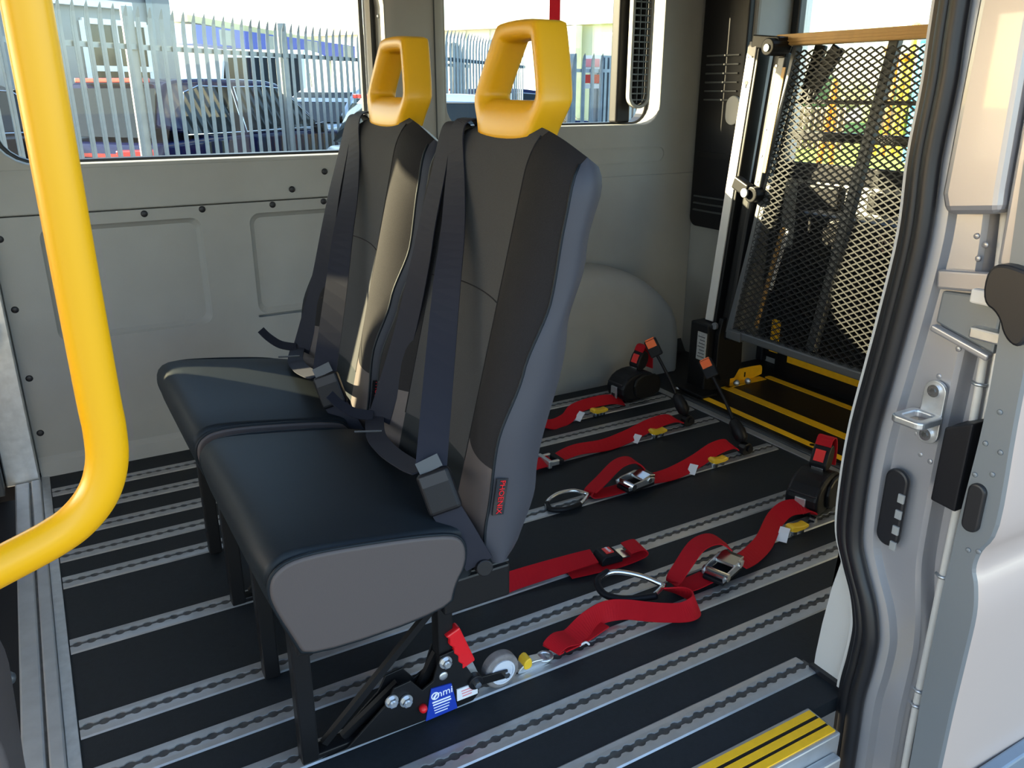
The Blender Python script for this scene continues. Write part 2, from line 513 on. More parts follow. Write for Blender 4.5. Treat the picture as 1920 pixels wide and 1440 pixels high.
for (x, z) in ((0.679,0.742),(0.783,0.788)):
    MB().dome((x,2.462 if z > 0.75 else 2.456,z),(0,-1,0),0.0095,0.005).build('trim_plug', 'plug', wall_far, smooth=True)
# pillar between the windows
MB().prism(chaikin([(1.003,2.476),(1.03,2.462),(1.175,2.462),(1.195,2.476)],2,False), 'z', 0.80, ROOF_Z).build('pillar_cover', 'lining', wall_far, smooth=True, bevel=0.002)
MB().box((1.155,2.459,0.86),(1.158,2.4625,ROOF_Z)).build('pillar_seam', 'grey_metal', wall_far)
for z in (0.985, 1.105, 1.225):
    MB().dome((0.9985,2.515,z),(-1,0,0),0.006,0.004,10).build('rivet', 'zinc', wall_far, smooth=True)
# embossed groove under the rear window
mb = MB(); o = rrect(1.30,0.765,2.10,0.822,0.027,6); i_ = rrect(1.304,0.769,2.096,0.818,0.023,6)
mb.ring(o, i_, 'y', 2.4725, 2.476); mb.build('embossed_groove', 'grey_metal' if False else 'lining', wall_far)
# wheel arch
def arch(u, v):
    # u along x, v from wall (0) over the top to the floor (1)
    x = 1.22 + 0.92*u
    hx = max(0.0, 1-abs((x-1.62)/(0.42 if x < 1.62 else 0.52))**2.6)**0.5
    zt = 0.42*hx
    a = v*PI/2
    ya = 2.472 - (0.20*min(1, hx*1.6+0.0))*math.sin(a)**0.55
    return V(x, ya, max(0.0, zt*math.cos(a)**0.45))
MB().grid(arch, 40, 22).build('wheel_arch', 'lining', wall_far, smooth=True)
# black skirting roll behind the arch
MB().prism([(2.474,0.0),(2.44,0.0),(2.455,0.02),(2.474,0.05)], 'x', -0.09, 2.25).build('floor_cove', 'vinyl_floor', wall_far)

# windows on the far side
def window(n, r, label, rad=0.07):
    root = struct(empty('window_%d' % n, ((r[0]+r[2])/2, 2.56, r[1])))
    tag(root, label)
    o = rrect(r[0]-0.002,r[1]-0.002,r[2]+0.002,r[3]+0.002,rad,6); i_ = rrect(r[0]+0.016,r[1]+0.007,r[2]-0.014,r[3]-0.014,rad-0.015,6)
    MB().ring(o, i_, 'y', 2.545, 2.592).build('rubber_seal', 'rubber', root, bevel=0.004)
    mb = MB().prism(rrect(r[0]+0.012,r[1]+0.004,r[2]-0.010,r[3]-0.010,rad-0.012,6), 'y', 2.570, 2.574)
    mb.build('pane', 'glass', root)
    return root
w1 = window(1, W1, 'large side window beside the front of the seats', 0.095)
w2 = window(2, W2, 'rear side window behind the near headrest')
MB().box((0.948,2.545,0.85),(0.962,2.562,1.335)).build('slider_bar', 'grey_metal', w1, bevel=0.003)
MB().box((0.966,2.535,0.85),(0.982,2.56,1.335)).build('slider_channel', 'cream', w1, bevel=0.003)
# dark slider frame and vent with grid in window 2
MB().box((1.90,2.52,0.905),(1.965,2.566,1.39)).build('slider_frame', 'black_plastic', w2, bevel=0.008, seg=3)
vt = tag(empty('vent', (1.98,2.47,1.2)), None); vt.parent = w2; vt.location = Vector((1.98,2.47,1.2))-ORG[w2.name]
vo = rrect(1.925,0.955,2.02,1.46,0.045,6); vi = rrect(1.937,0.967,2.008,1.45,0.034,6)
MB().ring(vo, vi, 'y', 2.478, 2.50).build('vent_frame', 'lining', vt, smooth=True, bevel=0.003)
MB().prism(vi, 'y', 2.499, 2.503).build('vent_back', 'black_plastic', vt)
for k in range(22):
    z = 0.985+k*0.0215
    MB().box((1.938,2.482,z-0.0022),(2.007,2.499,z+0.0022)).build('slat', 'grey_metal', vt)
for k in (1.962, 1.985):
    MB().box((k-0.0016,2.481,0.975),(k+0.0016,2.499,1.45)).build('vent_bar', 'grey_metal', vt)

# ---------------- rear corner, rear doors
wr = struct(MB().box((2.26,2.225,-0.03),(2.46,2.60,ROOF_Z)).build('wall_rear', 'lining', bevel=0.015, seg=3))
tag(wr, 'grey rear corner post of the van')
mb = MB(); mb.prism(rrect(2.238,0.52,2.462,1.49,0.035,5), 'x', 2.235, 2.262)
vp = mb.build('vent_panel', 'black_plastic', wr, bevel=0.006, seg=3)
for k in range(6):
    z = 1.135-k*0.030
    MB().box((2.229,2.262,z-0.003),(2.236,2.425,z+0.003)).build('rib', 'grey_metal', vp, bevel=0.001)
for k in range(3):
    z = 0.635-k*0.026
    MB().box((2.229,2.262,z-0.003),(2.236,2.44,z+0.003)).build('rib', 'grey_metal', vp, bevel=0.001)
MB().box((2.231,2.255,0.78),(2.236,2.44,0.80)).build('rib', 'black_metal', vp)
MB().prism(rrect(2.232,0.90,2.30,1.00,0.033,6), 'x', 2.222, 2.236).build('lamp_cover', 'lining', vp, bevel=0.004)
wrn = struct(MB().box((2.26,0.74,-0.03),(2.46,0.98,ROOF_Z)).build('wall_rear_near', 'lining', bevel=0.01))
tag(wrn, 'grey rear corner on the sliding door side')
rd = struct(empty('door_1', (2.46,1.6,0.0)))
tag(rd, 'rear door with window behind the folded lift')
mb = MB().box((2.45,0.98,-0.03),(2.50,2.225,0.745)); mb.box((2.45,0.98,1.43),(2.50,2.225,ROOF_Z))
mb.build('lower_panel', 'lining', rd, bevel=0.004)
for (ya, yb) in ((0.98,1.03),(2.20,2.26),(1.585,1.62)):
    MB().box((2.45,ya,0.745),(2.50,yb,1.43)).build('window_post', 'silver_paint' if ya > 2 else 'black_plastic', rd, bevel=0.004)
MB().box((2.435,0.99,0.715),(2.455,2.23,0.775)).build('window_sill', 'black_plastic', rd, bevel=0.005)
MB().box((2.474,1.03,0.745),(2.477,2.20,1.43)).build('pane', 'glass', rd)
MB().box((2.43,1.70,0.630),(2.452,1.82,0.700)).build('door_pocket', 'black_plastic', rd, bevel=0.02, seg=3)
MB().box((2.43,1.93,0.590),(2.452,2.12,0.705)).build('door_pocket', 'black_plastic', rd, bevel=0.02, seg=3)
MB().box((2.425,2.19,0.0),(2.46,2.225,ROOF_Z)).build('door_seal', 'rubber', rd, bevel=0.006)
MB().box((2.44,1.0,0.02),(2.452,2.2,0.46)).build('kick_panel', 'black_plastic', rd, bevel=0.006)

# ---------------- ceiling, cab and near side shell
ceil = struct(MB().box((-1.95,0.60,ROOF_Z),(2.52,2.60,ROOF_Z+0.05)).build('ceiling', 'ceiling'))
tag(ceil, 'pale van roof lining above the seats')
mb = MB().box((-1.95,0.6,-0.1),(-1.90,2.6,0.70)); mb.box((-1.95,0.6,1.36),(-1.90,2.6,ROOF_Z))
wf = struct(mb.build('wall_front', 'lining')); tag(wf, 'cab front below and above the windscreen')
mb = MB().box((-1.9,0.62,-0.1),(-0.25,0.70,0.78)); mb.box((-1.9,0.62,1.38),(-0.25,0.70,ROOF_Z)); mb.box((-0.42,0.62,0.78),(-0.25,0.70,1.38))
wnf = struct(mb.build('wall_near_front', 'lining')); tag(wnf, 'near side wall beside the cab')
MB().box((-0.25,0.60,1.40),(1.14,0.76,ROOF_Z)).build('door_header', 'lining', wnf)
mb = MB(); mb.prism(chaikin([(0.735,-0.02),(0.80,0.0),(0.815,0.02),(0.77,0.20),(0.755,0.5),(0.735,0.9),(0.72,ROOF_Z),(0.76,ROOF_Z),(0.78,0.0)],1), 'x', 1.135, 2.26)
wnear = struct(mb.build('wall_near', 'cream', smooth=False, bevel=0.006)); tag(wnear, 'cream lining behind the sliding door pillar')

# =================================================================== SLIDING DOOR PILLAR (right of frame)
SZ = [1.50,1.13,1.03,0.93,0.82,0.69,0.60,0.51,0.42,0.32,0.27,0.22,0.18,0.146,0.09,0.03,-0.05,-0.13,-0.30]
SY = [0.733,0.733,0.731,0.735,0.731,0.742,0.752,0.762,0.765,0.760,0.742,0.717,0.704,0.699,0.701,0.706,0.704,0.702,0.700]
seal_pts = spline([(1.10, y, z) for y, z in zip(SY, SZ)], 5)
pil = struct(empty('trim_1', (1.13,0.68,-0.3))); tag(pil, 'silver painted rear door pillar with black rubber seal')
def pillar_sheet(offs, x_at, m, name, smooth=True):
    mb = MB(); n = len(offs)
    rows = []
    for p in seal_pts:
        rows.append([V(x_at[k], p.y+offs[k][0] if offs[k][1] else offs[k][0], p.z) for k in range(n)])
    vs = [q for r_ in rows for q in r_]
    fs = [(i*n+k, i*n+k+1, (i+1)*n+k+1, (i+1)*n+k) for i in range(len(rows)-1) for k in range(n-1)]
    mb.add(vs, fs); return mb.build(name, m, pil, smooth=smooth)
mb = MB().ribbon([p+V(0.004,0.013,0) for p in seal_pts], 0.034, 0.006, sides=(0,1,0)); seal = mb.build('seal_lip', 'rubber', pil, smooth=False)
MB().tube([p+V(-0.004,-0.010,0) for p in seal_pts], 0.0135, 12).build('seal_bulb', 'rubber', pil, smooth=True)
MB().tube([p+V(-0.001,0.011,0) for p in seal_pts], 0.0095, 10).build('seal_inner_bulb', 'rubber', pil, smooth=True)
# cream edge of the lining just inside the seal
MB().ribbon([p+V(0.008,0.030,0) for p in seal_pts if p.z > 0.0], 0.016, 0.004, sides=(0,1,0)).build('lining_edge', 'cream', pil)
# cream flare over the near wheel arch
mb = MB()
rows = [(0.0,0.812),(0.03,0.812),(0.10,0.808),(0.18,0.800),(0.26,0.786),(0.34,0.775)]
vs = []
for z, y in rows: vs += [(1.128,y,z),(1.128,0.735,z)]
mb.add(vs, [(2*i,2*i+1,2*i+3,2*i+2) for i in range(len(rows)-1)])
vs = []
for z, y in rows: vs += [(1.128,y,z),(1.60,y+0.012,z)]
mb.add(vs, [(2*i,2*i+1,2*i+3,2*i+2) for i in range(len(rows)-1)])
mb.build('arch_flare', 'cream', pil, smooth=False)
MB().bar((1.123,0.815,0.004),(1.123,0.73,0.004),0.010,0.012).build('flare_edging', 'rubber', pil)
# painted sheet metal: stepped section from the seal out to the door gap
pillar_sheet([(-0.018,1),(-0.034,1)],[1.108,1.112],'silver_paint','flange')
def py(z): return interp(z, [-0.3,0.1,0.45,0.7,0.95,1.5],[0.600,0.606,0.606,0.612,0.628,0.655])
mb = MB(); vs = []; NZ = len(seal_pts)
for p in seal_pts:
    yo = py(p.z); ya = p.y-0.034
    mid = ya+(yo-ya)*0.62
    vs += [V(1.112,ya,p.z), V(1.124,ya-0.006,p.z), V(1.128,mid+0.006,p.z), V(1.134,mid,p.z), V(1.160,mid-0.006,p.z), V(1.162,yo-0.02,p.z), V(1.175,yo-0.05,p.z)]
mb.add(vs, [(i*7+k,i*7+k+1,(i+1)*7+k+1,(i+1)*7+k) for i in range(NZ-1) for k in range(6)])
mb.build('pillar_skin', 'silver_paint', pil, smooth=False)
# brush-sealed weld seam strip in the gap
seam = spline([(1.148,py(z)+0.016,z) for z in (0.90,0.75,0.66,0.58,0.45,0.35,0.2,0.1,0.0,-0.1,-0.2)],4)
MB().tube(seam, 0.006, 8).build('sealant_bead', 'cream', pil, smooth=True)
MB().tube([p+V(0.006,-0.012,0) for p in seam], 0.0045, 8).build('sealant_bead', 'zinc', pil, smooth=True)
for z in (0.62,0.30,0.08,0.05):
    MB().tube([V(1.146,py(z)+0.026,z),V(1.140,py(z)+0.016,z),V(1.146,py(z)+0.004,z)], 0.003, 8).build('sealant_ridge', 'zinc', pil, smooth=True)
# spot weld dimples
for (dy, z) in ((0.66,0.705),(0.668,0.682),(0.655,0.668),(0.684,0.585),(0.664,0.58),(0.682,0.49),(0.665,0.485),(0.695,0.52),(0.676,0.62),(0.645,0.82),(0.66,0.83),(0.652,0.80)):
    MB().dome((1.1275,dy,z),(-1,0,0),0.0045,0.0022,10).build('weld_spot', 'silver_paint', pil, smooth=True)
# upper recess with folded lip
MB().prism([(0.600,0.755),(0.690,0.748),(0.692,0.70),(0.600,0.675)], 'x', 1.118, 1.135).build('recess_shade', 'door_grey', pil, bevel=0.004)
MB().bar((1.112,0.694,0.765),(1.112,0.585,0.778),0.012,0.028,up=(0,0,1)).build('folded_lip', 'silver_paint', pil, bevel=0.004, seg=3)
MB().bar((1.112,0.690,0.695),(1.112,0.60,0.672),0.014,0.010).build('folded_lip', 'silver_paint', pil, bevel=0.003, seg=3)
MB().box((1.095,0.560,0.745),(1.128,0.635,0.765)).build('runner_bracket', 'cream', pil, bevel=0.003)
MB().box((1.100,0.565,0.695),(1.125,0.630,0.712)).build('runner_bracket', 'zinc', pil, bevel=0.003)
MB().prism(chaikin([(0.535,0.73),(0.535,0.80),(0.585,0.812),(0.606,0.800),(0.604,0.755),(0.580,0.745),(0.566,0.715),(0.545,0.705)],2), 'x', 1.07, 1.10).build('rubber_buffer', 'rubber', pil, bevel=0.004)
# upper pillar box section
MB().prism([(0.612,0.868),(0.690,0.858),(0.700,0.885),(0.690,1.50),(0.630,1.50),(0.614,0.895)], 'x', 1.088, 1.13).build('upper_section', 'silver_paint', pil, bevel=0.012, seg=3)
MB().prism([(0.575,0.80),(0.608,0.80),(0.625,1.50),(0.590,1.50)], 'x', 1.095, 1.16).build('door_frame_strip', 'silver_paint', pil, bevel=0.006, seg=3)
# striker
sk = MB().prism(rrect(0.655,0.515,0.690,0.615,0.0165,5), 'x', 1.1175, 1.1235).build('striker_plate', 'zinc', pil, bevel=0.001)
for z in (0.600, 0.530):
    MB().cyl((1.1175,0.6725,z),(1.113,0.6725,z),0.0095,16).build('bolt', 'steel', sk)
    MB().cyl((1.113,0.6725,z),(1.111,0.6725,z),0.0045,6).build('bolt_head', 'alu_dark', sk)
mb = MB().ring(rrect(0.650,1.062,0.702,1.12,0.010,4),rrect(0.661,1.074,0.691,1.112,0.007,4),'z',0.553,0.565)
for v in mb.v: v.x, v.y = v.y, v.x
mb.build('striker_loop', 'zinc', sk, bevel=0.003, seg=3)
# black buffer block and grommets
MB().prism([(0.596,0.578),(0.636,0.558),(0.637,0.440),(0.597,0.437)], 'x', 1.098, 1.150).build('buffer_block', 'black_plastic', pil, bevel=0.003)
gr = MB().prism(rrect(0.682,0.325,0.722,0.460,0.019,6), 'x', 1.108, 1.118).build('contact_block', 'rubber', pil, bevel=0.004)
for k in range(4):
    z = 0.416-k*0.028
    MB().box((1.105,0.682,z-0.0075),(1.109,0.693,z+0.0075)).build('contact_pad', 'lining', gr, bevel=0.001)

# the open sliding door
sd = struct(empty('door_2', (1.4,0.54,-0.3))); tag(sd, 'open sliding door with pale outer skin and grey edge')
DZ = [-0.30,-0.03,0.12,0.22,0.30,0.345,0.37,0.40,0.45,0.60,0.75,0.95,1.20,1.45]
DO = [0.532,0.533,0.534,0.533,0.533,0.540,0.548,0.545,0.530,0.536,0.540,0.548,0.565,0.590]
DI = [0.580,0.581,0.585,0.586,0.587,0.586,0.585,0.585,0.584,0.579,0.585,0.598,0.610,0.625]
vo_ = spline([(1.09,y,z) for y, z in zip(DO, DZ)], 4); vi_ = spline([(1.09,y,z) for y, z in zip(DI, DZ)], 4)
mb = MB(); n = len(vo_); vs = []
for a, b in zip(vo_, vi_): vs += [a+V(0.004,0,0), a+V(0,0.004,0), b]
mb.add(vs, [(i*3+k,i*3+k+1,(i+1)*3+k+1,(i+1)*3+k) for i in range(n-1) for k in range(2)])
vs = []
for b in vi_: vs += [b, b+V(0.9,0.0,0)]
mb.add(vs, [(2*i,2*i+1,2*i+3,2*i+2) for i in range(n-1)])
edge_o = mb.build('door_edge', 'door_grey', sd)
mb = MB(); vs = []
for a in vo_:
    for k in range(4): vs.append(a+V(0.004+[0,0.01,0.4,1.25][k],[0,-0.004,-0.012,-0.004][k],0))
mb.add(vs, [(i*4+k,i*4+k+1,(i+1)*4+k+1,(i+1)*4+k) for i in range(n-1) for k in range(3)])
mb.build('outer_skin', 'door_skin', sd, smooth=True)
MB().prism(rrect(0.553,0.425,0.578,0.500,0.012,6), 'x', 1.083, 1.093).build('oval_grommet', 'rubber', edge_o, bevel=0.003)
for (y, z) in ((0.57,0.56),(0.548,0.555),(0.575,0.51),(0.552,0.52),(0.548,0.40),(0.562,0.395),(0.56,0.61)):
    MB().dome((1.0895,y,z),(-1,0,0),0.004,0.002,10).build('weld_spot', 'door_grey', edge_o, smooth=True)
MB().bar((1.17,0.512,-0.040),(2.30,0.512,-0.040),0.024,0.040).build('rubbing_strip', 'galv_blue', sd, bevel=0.004)

# =================================================================== CAB PARTITION FRAME (left of frame)
pf = thing('partition_frame', (-0.15,1.6,0.0), 'silver aluminium partition frame along the floor front edge', 'partition')
MB().box((-0.121,1.10,-0.02),(-0.097,2.41,0.010)).build('floor_channel', 'alu', pf, bevel=0.003)
MB().box((-0.125,1.10,-0.02),(-0.121,2.41,0.004)).build('groove', 'alu_dark', pf)
MB().box((-0.160,1.10,-0.03),(-0.125,2.41,0.008)).build('floor_channel', 'alu', pf, bevel=0.004)
MB().box((-0.180,2.415,0.0),(-0.098,2.434,1.40)).build('upright', 'zinc', pf, bevel=0.004)
MB().box((-0.230,2.36,0.0),(-0.182,2.448,1.40)).build('upright', 'grey_metal', pf, bevel=0.004)
MB().prism(chaikin([(-0.20,0.40),(-0.13,0.44),(-0.118,0.46),(-0.125,0.41),(-0.14,0.375),(-0.20,0.36)],1), 'y', 2.36, 2.41).build('hook', 'black_plastic', pf, bevel=0.003)
MB().box((-0.30,1.10,-0.05),(-0.161,2.35,-0.01)).build('foot_well', 'black_plastic', pf)
MB().box((-0.34,2.437,-0.05),(-0.185,2.474,0.43)).build('kick_panel', 'black_plastic', pf)  # this and the next: black panels added to hide a bright wall sliver
MB().box((-0.36,2.436,-0.06),(-0.098,2.474,-0.001)).build('kick_panel', 'black_plastic', pf)
bp_ = thing('cab_seat_base', (-0.25,0.8,-0.1), 'dark brown cab seat base at the lower left corner', 'seat base')
MB().prism(chaikin([(-0.30,-0.1),(-0.124,-0.1),(-0.122,0.20),(-0.113,0.33),(-0.108,0.42),(-0.135,0.47),(-0.30,0.50)],2), 'y', 0.80, 0.99).build('cover', 'seat_side', bp_, smooth=True, bevel=0.008)
MB().dome((-0.125,0.995,0.36),(0.9,-0.5,0.1),0.010,0.02,12).build('knob', 'grey_metal', bp_, smooth=True)

# yellow grab rail
GY = 0.74; GR = 0.0172
path = [V(0.0235,GY,1.44),V(0.0235,GY,1.10),V(0.0235,GY,0.90),V(0.024,GY,0.775)]
arc = [(0.0245,0.745),(0.022,0.715),(0.012,0.688),(-0.006,0.667),(-0.030,0.653),(-0.075,0.637),(-0.150,0.612)]
path += [V(x,GY,z) for x, z in arc]
gt = thing('grab_rail', (0.0,GY,0.6), 'thick yellow padded grab rail curving to the left', 'grab rail')
pp = spline(path, 8)
MB().tube(pp, GR, 28).build('padded_tube', 'yellow_foam', gt, smooth=True)
MB().cyl((-0.150,GY,0.612),(-0.205,GY,0.594),0.022,18).build('end_socket', 'black_plastic', gt)
MB().cyl((0.0235,GY,1.44),(0.0235,GY,1.498),0.026,18).build('end_socket', 'black_plastic', gt)

# =================================================================== SEATS
SC = 1.175            # centre line of the near seat
def seat(label):
    root = thing('passenger_seat', (0.36,SC,0.0), label, 'seat', 'single passenger seats')
    yn, yf = SC-0.225, SC+0.225
    prof = [(0.218,0.286),(0.200,0.330),(0.178,0.405),(0.179,0.432),(0.197,0.450),(0.235,0.4525),(0.35,0.436),(0.47,0.418),(0.500,0.40),(0.490,0.292)]
    def crown(y): return 0.010*(1-((y-SC)/0.225)**2)
    mb = MB(); n = len(prof); P = chaikin(prof, 1); n = len(P); K = 13
    vs = []
    for k in range(K):
        t = k/(K-1); y = yn+0.004+(yf-yn-0.008)*t
        e = 1-abs(2*t-1)**8*0.06
        for (x, z) in P:
            cz = 0.37; cx = 0.34
            vs.append(V(cx+(x-cx)*(1-(1-e)*0.6), y, cz+(z-cz)*e + (crown(y) if z > 0.40 else 0)))
    fs = [(k*n+i,k*n+(i+1)%n,(k+1)*n+(i+1)%n,(k+1)*n+i) for k in range(K-1) for i in range(n)]
    fs += [tuple(range(n))[::-1], tuple((K-1)*n+i for i in range(n))]
    mb.add(vs, fs)
    cush = mb.build('cushion', 'seat_vinyl', root, smooth=True, bevel=0.010, seg=3)
    for sg, y0, y1 in ((-1, yn-0.006, yn+0.006), (1, yf-0.006, yf+0.006)):
        sp = [(0.224,0.284),(0.212,0.318),(0.190,0.375),(0.184,0.405),(0.192,0.430),(0.222,0.444),(0.30,0.438),(0.44,0.417),(0.470,0.400),(0.474,0.360),(0.452,0.325),(0.446,0.288)]
        sp = chaikin(sp, 2)
        MB().prism(sp, 'y', y0, y1).build('side_panel', 'seat_side', cush, smooth=True, bevel=0.007, seg=3)
        MB().tube([(x, (yn-0.001) if sg < 0 else (yf+0.001), z) for x, z in sp], 0.0028, 6, closed=True).build('piping', 'seat_vinyl', cush, smooth=True)
    # ---- backrest surfaces
    Z0, HW, SM = 0.345, 0.226, 0.118
    def ztop(u): return 0.972-0.040*min(1,abs(u)/HW)**2.2
    def fx(u, z):
        base = 0.545+0.245*(z-0.535); a = abs(u)
        if a <= SM: return base+0.010*(1-(a/SM)**2)
        s_ = (a-SM)/(HW-SM)
        ed = interp(z, [0.34,0.42,0.54,0.64,0.74,0.85,0.95],[0.004,-0.008,-0.018,0.0,0.020,0.014,0.008])
        bl = interp(z, [0.34,0.45,0.60,0.80,0.95],[0.008,0.014,0.020,0.016,0.006])
        return base+ed*s_*s_-bl*4*s_*(1-s_)*(0.75+0.25*s_)
    def bx(u, z):
        return interp(z, [0.335,0.464,0.69,0.80,0.93,0.98],[0.562,0.600,0.650,0.680,0.712,0.718])-0.006*(abs(u)/HW)**4
    def pt(u, v, f):
        # f: 0 = front face, 1 = back face
        z = Z0+v*(ztop(u)-Z0)
        a, b = fx(u, min(z,0.95)), bx(u, z)
        m = (a+b)/2
        r = 0.0
        if v > 0.9: r = 1-math.sqrt(max(0, 1-((v-0.9)/0.1)**2))
        if v < 0.05: r = 0.5*((0.05-v)/0.05)**2
        a = a+(m-a)*r; b = b+(m-b)*r
        us = u*(1-0.05*max(0,(v-0.90)/0.10)**2)
        return V(a+(b-a)*f, SC+us, z)
    NV = 46
    shell = MB().grid(lambda s_, v: pt((s_*2-1)*HW, v, 1), 25, NV)
    # bottom cap
    shell.grid(lambda s_, f: pt((s_*2-1)*HW, 0, f), 25, 3)
    back = shell.build('backrest', 'back_side', root, smooth=True)
    VS = 0.60
    MB().grid(lambda s_, v: pt((s_*2-1)*SM, VS+(1-VS)*v, 0), 13, 24).build('center_panel', 'fabric_grey', back, smooth=True)
    MB().grid(lambda s_, v: pt((s_*2-1)*SM, 0.20+(VS-0.20)*v, 0), 13, 20).build('center_panel', 'fabric_grey', back, smooth=True)
    MB().grid(lambda s_, v: pt((s_*2-1)*SM, 0.20*v, 0), 13, 8).build('base_panel', 'seat_vinyl', back, smooth=True)
    for sg in (-1, 1):
        MB().grid(lambda s_, v: pt(sg*(SM+(HW-SM)*s_), 0.26+0.74*v, 0), 13, 40).build('bolster', 'fabric_black', back, smooth=True)
        MB().grid(lambda s_, v: pt(sg*(SM+(HW-SM)*s_), 0.26*v, 0), 13, 12).build('lower_bolster', 'seat_side', back, smooth=True)
        def side(s_, v):
            p = pt(sg*HW, v, s_); p.y += sg*0.010*math.sin(PI*s_)*min(1, (1-v)/0.06+0.15); return p
        MB().grid(side, 9, NV).build('back_side_panel', 'back_side', back, smooth=True)
        MB().tube([pt(sg*HW, i/40*0.985, 0)+V(0,sg*0.0005,0) for i in range(41)], 0.0022, 6).build('piping', 'seat_vinyl', back, smooth=True)
        MB().tube([pt(sg*SM, 0.2+i/40*0.79, 0)+V(-0.0002,0,0) for i in range(41)], 0.0012, 5).build('stitch_seam', 'fabric_black', back, smooth=True)
    MB().tube([pt(-SM+2*SM*i/12, VS, 0)+V(-0.0002,0,0) for i in range(13)], 0.0011, 5).build('stitch_seam', 'fabric_black', back, smooth=True)
    # brand tag on the seam
    tg = pt(-HW, 0.19, 0)
    d_ = (pt(-HW,0.24,0)-pt(-HW,0.14,0)).normalized()
    c0 = tg+V(0.012,-0.0075,0)
    tb = MB(); tb.bar(c0-d_*0.029, c0+d_*0.029, 0.003, 0.019, up=(1,0,0.2)); tagp = tb.build('brand_tag', 'car_black', back)
    text('tag_lettering', 'PHOENIX', 0.0125, frame(c0+V(0,-0.0022,0), -d_, d_.cross(V(0,-1,0))), 'red_plastic', tagp)
    # ---- headrest
    outer = chaikin([(-0.078,0.940),(-0.084,0.962),(-0.106,0.995),(-0.108,1.012),(-0.066,1.108),(-0.056,1.120),(0.056,1.120),(0.066,1.108),(0.108,1.012),(0.106,0.995),(0.084,0.962),(0.078,0.940)], 2)
    inner = chaikin([(-0.060,1.004),(-0.072,1.004),(-0.078,1.010),(-0.077,1.020),(-0.046,1.084),(-0.040,1.092),(0.040,1.092),(0.046,1.084),(0.077,1.020),(0.078,1.010),(0.072,1.004),(0.060,1.004)], 2)
    n = len(outer); vs = []; secs = []
    def hx(z): return 0.664+0.16*(z-0.97)
    for (o_, i_) in ((0,0.00),): pass
    layers = [(0.10,0.012),(0.0,0.0)]
    # rounded ring: front edge, front face, back face, back edge
    def lay(pts, sh, dx):
        out = []
        cz = 1.03
        for (y, z) in pts:
            out.append(V(hx(z)+dx, SC+y, z))
        return out
    def shrink(a, b, t): return [(p[0]+(q[0]-p[0])*t, p[1]+(q[1]-p[1])*t) for p, q in zip(a, b)]
    D = 0.058
    prof_ = [(0.0,0.009),(0.06,0.003),(0.20,0.0),(0.70,0.002),(0.90,0.008),(1.0,0.018),(1.0,D-0.012),(0.90,D-0.004),(0.75,D),(0.20,D),(0.06,D-0.003),(0.0,D-0.009)]
    for t, dx in prof_:
        vs += lay(shrink(outer, inner, t), t, dx)
    m_ = len(prof_); fs = []
    for a in range(m_):
        b = (a+1) % m_
        for i in range(n):
            j = (i+1) % n; fs.append((a*n+i,a*n+j,b*n+j,b*n+i))
    hd = MB().add(vs, fs).build('headrest', 'yellow_plastic', root, smooth=True)
    # ---- frame under the seat
    for y in (SC-0.110, SC+0.122):
        MB().box((0.228,y-0.014,0.004),(0.256,y+0.014,0.292)).build('leg', 'black_metal', root, bevel=0.003)
        MB().box((0.470,y-0.014,0.030),(0.498,y+0.014,0.300)).build('leg', 'black_metal', root, bevel=0.003)
    MB().box((0.22,SC-0.20,0.268),(0.25,SC+0.20,0.290)).build('front_beam', 'black_metal', root, bevel=0.003)
    rb = MB().box((0.438,SC-0.222,0.272),(0.552,SC+0.222,0.330)).build('rear_beam', 'black_metal', root, bevel=0.004)
    MB().box((0.44,SC-0.215,0.3301),(0.553,SC+0.215,0.333)).build('beam_cover', 'grey_metal', rb)
    MB().cyl((0.500,SC-0.222,0.345),(0.496,SC-0.244,0.350),0.0130,18).build('belt_bolt', 'black_plastic', rb, bevel=0.002)
    # ---- seat belt
    def w_(p): return V(p[0], SC+(p[1]-1.175), p[2])
    stA = spline([w_(p) for p in ((0.705,1.30,0.935),(0.690,1.30,0.968),(0.664,1.30,0.972),(0.648,1.30,0.953),(0.628,1.27,0.886),(0.592,1.21,0.806),(0.556,1.16,0.737),(0.515,1.105,0.637),(0.447,1.004,0.498))],6)
    ns = len(stA)
    def sideA(i):
        t = max(0, (i/ns-0.40)/0.6); return V(0.94*t, -(1-t)-0.34*t, 0)
    belt = MB().ribbon(stA, 0.046, 0.0022, sides=[sideA(i) for i in range(ns)]).build('seat_belt', 'web_black', root)
    stB = spline([w_(p) for p in ((0.700,1.350,0.935),(0.686,1.350,0.962),(0.662,1.348,0.964),(0.648,1.345,0.942),(0.622,1.325,0.880),(0.592,1.310,0.800),(0.572,1.305,0.728),(0.545,1.325,0.600),(0.497,1.345,0.442))],6)
    nb = len(stB)
    def sideB(i):
        t = 0.55*max(0, (i/nb-0.40)/0.6); return V(0.94*t, -(1-t)-0.34*t, 0)
    MB().ribbon(stB, 0.046, 0.0022, sides=[sideB(i) for i in range(nb)]).build('belt_return', 'web_black', belt)
    lap = spline([w_(p) for p in ((0.490,1.350,0.446),(0.462,1.27,0.444),(0.450,1.18,0.452),(0.444,1.08,0.470),(0.440,1.02,0.487))],6)
    MB().ribbon(lap, 0.034, 0.0022, sides=(0.95,0.1,0.10)).build('lap_belt', 'web_black', belt)
    MB().tube([w_((0.430,1.29,0.452)),w_((0.470,1.26,0.456))],0.002,6).build('belt_keeper', 'grey_metal', belt)
    MB().ribbon(spline([w_(p) for p in ((0.487,1.35,0.450),(0.455,1.362,0.458),(0.432,1.375,0.476),(0.418,1.384,0.494))],5),0.020,0.003,sides=(0.4,0.6,0.6)).build('belt_tail', 'web_black', belt)
    bt = w_((0.446,1.000,0.494)); bb = w_((0.456,0.974,0.436))
